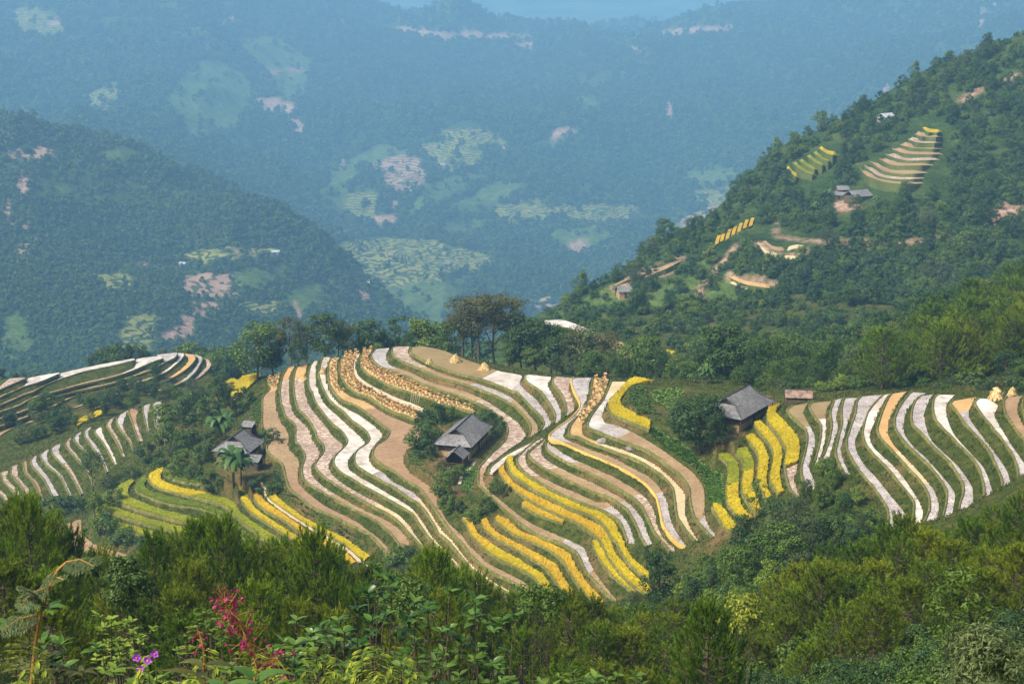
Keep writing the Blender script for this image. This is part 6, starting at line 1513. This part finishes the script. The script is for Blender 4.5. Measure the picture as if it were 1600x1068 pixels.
# scrub on the low ground behind the ridge
q_u = RNG.uniform(880, 1700, 1700); q_D = RNG.uniform(300, 606, 1700)
qa = pray(q_u, 600)[0]; qx, qy = qa * q_D, q_D; qz = gz(qx, qy)
kk = np.array([not (u_ < 1330 and D_ < 385) and not gbench(x_, y_) and (vnoise(np.array(x_ / 25), np.array(y_ / 25), 77) > -.18 or u_ > 1080) for u_, D_, x_, y_ in zip(q_u, q_D, qx, qy)])
gn_scatter('valley_scrub', np.c_[qx, qy, qz - .3][kk], RNG.uniform(.5, 1.5, kk.sum()), RNG.uniform(0, 6.28, kk.sum()), [cobj(BPROTO[k]) for k in ('bm', 'bd', 'bm', 'bl', 'bt')], 'green scrub on the low ground behind the ridge')
rr = random.Random(77)
for k in range(34):
    u = rr.uniform(1060, 1400); D = rr.uniform(430, 600); x = float(pray(u, 550)[0]) * D
    if u > 1330 and D < 470: continue
    kk = rr.choice(['dark1', 'mid1', 'teal1', 'dark2', 'mid2']); tree(kk, (x, D, float(gz(x, D)) - .3), rr.uniform(6, 10), LBL[kk] + ' in the hollow between the ridge and the right mountain', 'trees in the hollow behind the ridge', 1.1)
# ------------------------------------------------------------------ plants right in front of the camera
def at_px(u, v, D):
    a, s = pray(u, v); return np.array([a * D, D, CZ + s * D])
def blade(V, f, p, d, n, L, w, bend=.3, seg=4, fold=.25):
    """pointed leaf from p along d, with upper side n, bending down"""
    p, d, n = Vector(p), Vector(d).normalized(), Vector(n)
    n = (n - d * n.dot(d)).normalized(); s = d.cross(n); b = len(V)
    for i in range(seg + 1):
        t = i / seg; c = p + d * (L * (t - bend * .25 * t * t)) - n * (L * bend * t * t * .6)
        ww = w * math.sin(math.pi * (t ** .75 * .94 + .03)) if i else w * .06
        V += [tuple(c + s * ww + n * ww * fold), tuple(c), tuple(c - s * ww + n * ww * fold)]
    for i in range(seg):
        for j in (0, 1): f.append((b + i * 3 + j, b + i * 3 + j + 1, b + i * 3 + j + 4, b + i * 3 + j + 3))
fr = random.Random(99)
def shrub(label, tips, D, leaf, mat='l_gloss', base_v=1110, cat='shrub', lw=.30):
    bu = sum(t[0] for t in tips) / len(tips)
    b0 = at_px(bu, base_v, D); b0[2] = float(gz(b0[0], b0[1])) - .1
    e = empty('leafy_shrub', tuple(b0), 0, label, cat)
    st = MB(); V, f = [], []
    for (u, v) in tips:
        tip = at_px(u, v, D + fr.uniform(-.8, .8)) - b0
        k0 = Vector((fr.uniform(-.15, .15) + tip[0] * .25, fr.uniform(-.15, .15), 0)); t = Vector(tip); mid = k0.lerp(t, .55) + Vector((fr.uniform(-.1, .1), fr.uniform(-.1, .1), .08))
        st.tube([k0, mid, t], [.014, .010, .004], 5)
        tw = [(t, (t - mid).normalized(), 1.0)]
        for i in range(fr.randint(5, 7)):
            q = fr.uniform(.35, .97); c = k0.lerp(mid, q / .55) if q < .55 else mid.lerp(t, (q - .55) / .45)
            d = ((t - mid).normalized() * .5 + Vector((fr.gauss(0, .7), fr.gauss(0, .7), fr.uniform(.1, .7)))).normalized()
            e2 = c + d * fr.uniform(1.2, 3.2) * leaf; st.tube([c, c.lerp(e2, .5) - Vector((0, 0, .01)), e2], [.006, .004, .002], 4); tw.append((e2, d, .9))
        for e2, d, sc in tw:
            nl = fr.randint(6, 9)
            for i in range(nl):
                a = i * 2.4 + fr.uniform(-.5, .5); o = Vector((math.cos(a), math.sin(a), fr.uniform(-.15, .55))); c = e2 - d * leaf * fr.uniform(0, 1.1) * (i / nl)
                L = leaf * fr.uniform(.6, 1.2) * sc
                blade(V, f, c, o + d * .5, Vector((fr.uniform(-.5, .5), fr.uniform(-.5, .3), 1)), L, L * lw * .72, fr.uniform(.2, .8))
    st.build('stem', M['bark'], e); link('leaves', mesh_np('leaves', V, [np.array(f)], [M[mat]], smooth=True), e)
def tips(lo, hi, top, bot, n):
    o = []
    for k in range(n):
        u = lo + (hi - lo) * (k + fr.random()) / n; o.append((u, fr.uniform(top(u), bot)))
    return o
prof = lambda u: np.interp(u, [410, 440, 460, 500, 540, 570, 590, 612, 640, 690, 705, 740, 770, 800, 840], [950, 938, 945, 972, 945, 920, 880, 915, 942, 955, 925, 935, 965, 962, 975])
shrub('glossy leaved shrub whose tallest shoot stands before the foot of the brown terraces', [(588, 882), (592, 900), (575, 925), (612, 918), (560, 950), (600, 960), (580, 985), (620, 985), (565, 1010), (605, 1020)], 12.5, .115)
shrub('glossy leaved shrub left of the tallest shoot, above the pink flower', tips(425, 545, prof, 1050, 16), 11.5, .105)
shrub('glossy leaved shrub right of the tallest shoot with long bare twigs', [(648, 940), (668, 950), (702, 925), (742, 935), (735, 960), (690, 985), (650, 1000), (720, 1000), (745, 1010), (770, 1035), (700, 1040), (640, 1045)], 13, .12)
shrub('small glossy sprig standing alone right of the big shrub', [(803, 962), (785, 968), (770, 985)], 14, .11)
shrub('low glossy plant at the bottom edge, right of the big shrub', [(930, 1056), (915, 1062), (740, 1030), (760, 1040)], 13, .10)
shrub('dark low shrub under the glossy shrub at bottom centre', tips(470, 760, lambda u: 1015, 1075, 20), 10.5, .085, 'l_mid')
shrub('reddish leafed weeds at the bottom left corner', tips(20, 130, lambda u: 985, 1060, 12), 10, .10, 'l_olive')
shrub('broad leafed green weed at bottom left beside the orange stem', [(70, 1000), (95, 1005), (60, 1025), (85, 1035), (40, 950), (50, 940)], 10.5, .13)
shrub('small leaved bright shrub behind the purple flowers', tips(150, 225, lambda u: 945 + abs(u - 195) * .8, 1030, 16), 17, .10, 'l_light')
shrub('small leaved shrub behind the pink flower spike', tips(275, 360, lambda u: 945 + abs(u - 315) * .5, 1040, 14), 16, .09, 'l_light')
shrub('low mixed weeds along the bottom edge left of centre', tips(150, 420, lambda u: 1035, 1080, 18), 9.5, .08, 'l_mid')
shrub('low mixed weeds along the bottom edge right of centre', tips(780, 1020, lambda u: 1048, 1085, 12), 12, .09, 'l_mid')
# orange stemmed plant with feathery fronds
D0 = 9.0
st = [at_px(u, v, D0) for u, v in ((48, 1075), (52, 1035), (56, 1000), (64, 955), (78, 915), (90, 890), (104, 877))]
g0 = st[0].copy(); g0[2] = float(gz(g0[0], g0[1])) - .1
e = empty('frond_plant', tuple(g0), 0, 'tall arching orange stem with feathery grey green fronds at left', 'plant')
sm = MB(); sm.tube([tuple(g0 - g0)] + [tuple(p - g0) for p in st], [.016, .014, .013, .012, .011, .010, .008, .006], 6)
fronds = [((104, 877), (148, 884), .26), ((92, 888), (58, 925), .2), ((76, 916), (28, 950), .24), ((58, 960), (2, 985), .26), ((80, 912), (100, 905), .1), ((60, 958), (75, 948), .08), ((66, 945), (30, 915), .14)]
for (u0, v0), (u1, v1), wd_ in fronds:
    a = Vector(at_px(u0, v0, D0) - g0); b_ = Vector(at_px(u1, v1, D0 + fr.uniform(-.3, .1)) - g0)
    mid = a.lerp(b_, .5) + Vector((0, 0, .03)); sm.tube([a, mid, b_], [.006, .004, .002], 4)
    V, f = [], []; d = (b_ - a).normalized(); n = int((b_ - a).length / .012)
    for i in range(n):
        t = (i + .5) / n; c = (a.lerp(mid, t * 2) if t < .5 else mid.lerp(b_, t * 2 - 1)); L = wd_ * .5 * math.sin(math.pi * (.15 + .8 * t)) * fr.uniform(.8, 1.1)
        sd = d.cross(Vector((0, -.4, 1))).normalized()
        for sg in (1, -1):
            dd = sd * sg + d * .7 + Vector((0, 0, -.35))
            for q in range(4):
                cc = c + dd.normalized() * L * q / 4
                blade(V, f, cc, dd + Vector((fr.uniform(-.5, .5), 0, fr.uniform(-.5, .4))), (0, -.5, 1), L * .34, .006, .3, 2)
    link('frond', mesh_np('frond', V, [np.array(f)], [M['l_grey']]), e)
sm.build('stem', M['stem'], e)
# pink flower spikes
def spike(label, pts, D, nfl):
    p = [at_px(u, v, D) for u, v in pts]; g = p[0].copy(); g[2] = float(gz(g[0], g[1])) - .1
    e = empty('flower_spike', tuple(g), 0, label, 'flower'); s_ = MB(); q = [Vector((0, 0, 0))] + [Vector(k - g) for k in p]
    s_.tube(q, [.010] * 2 + [.007] * (len(q) - 3) + [.003], 5); V, f = [], []
    for k in range(nfl):
        t = fr.random() ** .8 * (len(p) - 2) + 1; i = min(int(t), len(p) - 2) + 1; c = q[i].lerp(q[min(i + 1, len(q) - 1)], t - int(t))
        o = Vector((fr.gauss(0, 1), fr.gauss(0, 1), fr.gauss(0, 1))).normalized(); L = fr.uniform(.03, .13) * (1.25 - .5 * t / len(p)); c2 = c + o * L
        s_.tube([c, c2], [.003, .002], 3)
        for m_ in range(fr.choice([2, 3, 5])): blade(V, f, c2, o + Vector((fr.uniform(-.9, .9), fr.uniform(-.9, .9), fr.uniform(-.9, .9))), (fr.random(), fr.random(), 1), fr.uniform(.018, .038), .009, .3, 2)
    s_.build('stem', M['stem'], e); link('petals', mesh_np('petals', V, [np.array(f)], [M['pinkfl']]), e)
spike('tall pink flower spike leaning left, in front of the pines', [(405, 1060), (398, 1025), (390, 1000), (375, 975), (358, 950), (348, 935)], 8.5, 130)
spike('short bright pink flower cluster right of the tall spike', [(415, 1070), (420, 1045), (428, 1030), (432, 1028)], 8.5, 34)
spike('loose pink blossoms on thin twigs left of the tall spike', [(322, 1060), (318, 1010), (312, 990), (308, 984)], 8.6, 14)
# purple flowers
for k, (u, v, lab) in enumerate(((214, 1026, 'purple five petalled flower, leftmost of the four'), (231, 1030, 'purple flower in the middle right of the four'), (242, 1020, 'smallest purple flower, highest of the four'), (220, 1044, 'violet flower with a yellow eye, lowest of the four'))):
    p = at_px(u, v, 7.5); g = p.copy(); g[2] = float(gz(g[0], g[1])) - .1
    e = empty('purple_flower', tuple(g), 0, lab, 'flower'); c = Vector(p - g); s_ = MB(); s_.tube([(0, 0, 0), c * .6 + Vector((.02, 0, 0)), c], [.005, .004, .003], 4); s_.build('stem', M['l_mid'], e)
    V, f = [], []
    for q in range(5):
        a = 6.283 * q / 5 + k; blade(V, f, c, Vector((math.cos(a), -.5, math.sin(a))), (0, -1, .3), .026, .014, .15, 4, .05)
    link('petals', mesh_np('petals', V, [np.array(f)], [M['purplefl']], smooth=True), e)
    ey = MB(); ey.box(tuple(c + Vector((0, -.008, 0))), (.007, .007, .007)); ey.build('eye', M['rice_y'], e)
# big lance leaves
def rosette(u, v, D, n, L, mat, label):
    p = at_px(u, v, D); g = p.copy(); g[2] = float(gz(g[0], g[1])) - .1; e = empty('broad_leaf_plant', tuple(g), 0, label, 'plant'); c = Vector(p - g)
    s_ = MB(); s_.tube([(0, 0, 0), c], [.012, .008], 6); s_.build('stem', M['stem'], e)
    for k in range(n):
        V, f = [], []; a = 6.283 * k * .382; blade(V, f, c - Vector((0, 0, .02 * k)), Vector((math.cos(a), math.sin(a) * .8, fr.uniform(.15, .7))), (0, 0, 1), L * fr.uniform(.75, 1.1), L * .13, fr.uniform(.3, .8), 6)
        link('leaf', mesh_np('leaf', V, [np.array(f)], [M[mat]], smooth=True), e)
rosette(318, 1038, 7.8, 10, .24, 'l_olive', 'olive rosette of long pointed leaves below the pink spike')
rosette(398, 1056, 7.6, 9, .24, 'l_gloss', 'bright broad leaves at the foot of the pink spike')
rosette(352, 1070, 7.2, 8, .20, 'l_gloss', 'low green rosette at the bottom edge below the pink spike')
# bright ferns low at the edge
def fern(u, v, D, L, label, mat='l_yel'):
    p = at_px(u, v, D); g = p.copy(); g[2] = float(gz(g[0], g[1])) - .1; e = empty('fern', tuple(g), 0, label, 'fern', 'bright ferns along the bottom edge'); c = Vector(p - g)
    for k in range(7):
        a = 6.283 * k / 7 + fr.uniform(-.3, .3); V, f = [], []; t0 = c * .55; d = Vector((math.cos(a), math.sin(a), 0)); n = 22
        for i in range(n):
            t = (i + 1) / n; q = t0 + d * L * t + Vector((0, 0, (c.z - t0.z) * math.sin(t * 2.2) * 1.05)); sd = d.cross(Vector((0, 0, 1)))
            for sg in (1, -1): blade(V, f, q, sd * sg + d * .5 + Vector((0, 0, -.2)), (0, 0, 1), L * .26 * math.sin(math.pi * (.1 + .85 * t)) + .008, .009, .3, 2)
        link('frond', mesh_np('frond', V, [np.array(f)], [M[mat]]), e)
for u, v, D in ((283, 1062, 7.5), (365, 1066, 8.2), (450, 1052, 9), (475, 1062, 9), (565, 1056, 9.5), (595, 1046, 10), (600, 1066, 9), (5, 1054, 8), (20, 1064, 8)):
    fern(u, v, D, .28, 'yellow green fern among the weeds at the bottom edge of the view')
# larger bushes of the foreground slope
def big(mat, seed, u, vt, vb, D, w, leaf, label, asp=.45, ncl=60, nl=60, shape='round'):
    loc, h = at_top(u, vt, D, .2); hv = (vb - vt) / F * D * 1.05
    cm, cs = crown_mesh('crown', M[mat], seed, h, w, ncl, nl, leaf, base=max(.05, 1 - hv / h), asp=asp, shape=shape)
    e = empty('broadleaf_shrub', loc, 0, label, 'shrub'); link('crown', cm, e); link('stem', trunk_mesh('stem', seed, h, w, cs, .05, 3), e)
big('l_grey', 71, 1545, 985, 1075, 24, 1.7, .11, 'grey green leafy shrub in the bottom right corner', .32, 60, 70)
big('l_light', 72, 1503, 890, 1000, 60, 2.9, .24, 'pale yellow green sapling standing out among the right foreground pines', .4, 40, 40)
big('l_dark', 73, 195, 868, 950, 70, 2.6, .2, 'dark glossy bush below the brown field at left', .5, 50, 60)
big('l_mid', 74, 845, 915, 960, 80, 3.2, .2, 'round green bush at the foot of the golden strips', .5, 40, 60)
big('l_yel', 75, 1160, 930, 985, 96, 3.6, .25, 'yellowing orange tinged bush in the gully', .5, 40, 50)
big('l_mid', 76, 640, 905, 960, 90, 3.6, .24, 'green bush between the foreground pines below the brown terraces', .5, 50, 50)
# grass and weeds on the near slope
N = 26000
a_ = RNG.uniform(-.40, .40, N); y_ = 5.5 + 135 * RNG.random(N) ** 1.7; x_ = a_ * y_
base = np.c_[x_, y_, gz(x_, y_) - .05]; sz = np.clip(y_ * .010, .14, .42)[:, None]; V = []
for k in range(3):
    an = RNG.random(N) * 6.283; d = np.c_[np.cos(an), np.sin(an), RNG.uniform(.5, 2.4, N)]; d /= np.linalg.norm(d, axis=1)[:, None]
    pv = np.c_[-np.sin(an), np.cos(an), 0 * an] * sz * .09; b_ = base + np.c_[RNG.normal(0, .5, (N, 2)) * sz, 0 * an]
    V.append(np.stack([b_ - pv, b_ + pv, b_ + d * sz * RNG.uniform(.6, 1.3, (N, 1))], 1))
V = np.concatenate(V).reshape(-1, 3)
tag(link('undergrowth', mesh_np('undergrowth', V, np.arange(len(V)).reshape(-1, 3), [M['l_mid']])), 'grass and weeds on the near slope between the pines', 'undergrowth', kind='stuff')
NB = 4200
a_ = RNG.uniform(-.40, .40, NB); y_ = RNG.uniform(105, 245, NB); x_ = a_ * y_; kb = ~gbench(x_, y_)
x_, y_ = x_[kb], y_[kb]
su, sv = proj(x_, y_, gz(x_, y_) + 2.6)
kb = sv > np.interp(su, [-80, 250, 400, 560, 700, 800, 960, 1040, 1100, 1150, 1200, 1260, 1300, 1350, 1380, 1400, 1500, 1600, 1700], [800, 850, 862, 885, 905, 945, 955, 930, 870, 848, 795, 768, 748, 775, 855, 855, 828, 785, 765])
x_, y_ = x_[kb], y_[kb]
gn_scatter('slope_scrub', np.c_[x_, y_, gz(x_, y_) - .2], RNG.uniform(.3, 1.0, len(x_)), RNG.uniform(0, 6.28, len(x_)), [cobj(BPROTO[k]) for k in ('bm', 'bd', 'bm', 'bl')], 'low green scrub on the near slope between the pines')

a_ = RNG.uniform(.06, .40, 420); y_ = RNG.uniform(48, 104, 420); x_ = a_ * y_
gn_scatter('near_scrub', np.c_[x_, y_, gz(x_, y_) - .2], RNG.uniform(.28, .6, 420), RNG.uniform(0, 6.28, 420), [cobj(BPROTO[k]) for k in ('bm', 'bd', 'bg', 'bt')], 'low leafy scrub filling the near slope at bottom right')
# the hillside carries on to both sides of the view
rows = np.arange(0, NY, 6); rows = np.r_[rows, NY - 1]
for sg in (-1, 1):
    ea = np.linspace(.414, 1.9, 46) * sg; zc = GZ[rows, -2 if sg > 0 else 1]
    aa, yy = np.meshgrid(ea, GY[rows]); t_ = (np.abs(aa) - .414)
    zz = zc[:, None] + np.clip(t_ * 6, 0, 1) * (1.5 * fbm(aa * yy / 14, yy / 14, 13, 3) + np.clip(yy / 60, 0, 1) * 9 * (vnoise(aa * yy / 70, yy / 70, 14) + .1))
    zz = np.minimum(zz, CZ - 1.7)
    f_ = grid_faces(len(rows), len(ea))
    tag(link('hillside', mesh_np('hillside', np.stack([aa * yy, yy, zz], 2), f_ if sg > 0 else f_[:, ::-1], [M['ground']], smooth=True)), kind='structure')
    k = 1400; ri = RNG.integers(2, len(rows) - 1, k); ci = RNG.integers(1, len(ea), k)
    ok_ = yy[ri, ci] > 22; ri, ci = ri[ok_], ci[ok_]; k = len(ri)
    gn_scatter('side_scrub', np.c_[(aa * yy)[ri, ci], yy[ri, ci], zz[ri, ci] - .3], RNG.uniform(.4, 1.6, k), RNG.uniform(0, 6.28, k), [cobj(BPROTO[q]) for q in ('bm', 'bd', 'bm', 'bg')], 'dense scrub on the hillside beyond the %s edge of the view' % ('right' if sg > 0 else 'left'))
# ------------------------------------------------------------------ the air: blue haze over the valley
hz = MB()
HX, HY0, HY1, HB, HT = 12000, -60, 21000, float(min(FZ.min(), lz.min())) - 1.5, CZ + 12
hz.box((0, (HY0 + HY1) / 2, (HB + HT) / 2), (2 * HX, HY1 - HY0, HT - HB))
hm = bpy.data.materials.new('haze'); hm.use_nodes = True
ht = hm.node_tree; ht.nodes.clear()
ho = ht.nodes.new('ShaderNodeOutputMaterial'); hv = ht.nodes.new('ShaderNodeVolumePrincipled')
hv.inputs['Color'].default_value = (0.26, 0.55, 0.86, 1)
hv.inputs['Density'].default_value = 0.000185
hv.inputs['Anisotropy'].default_value = 0.0
ht.links.new(hv.outputs[0], ho.inputs['Volume'])
tag(hz.build('haze', hm), kind='stuff')
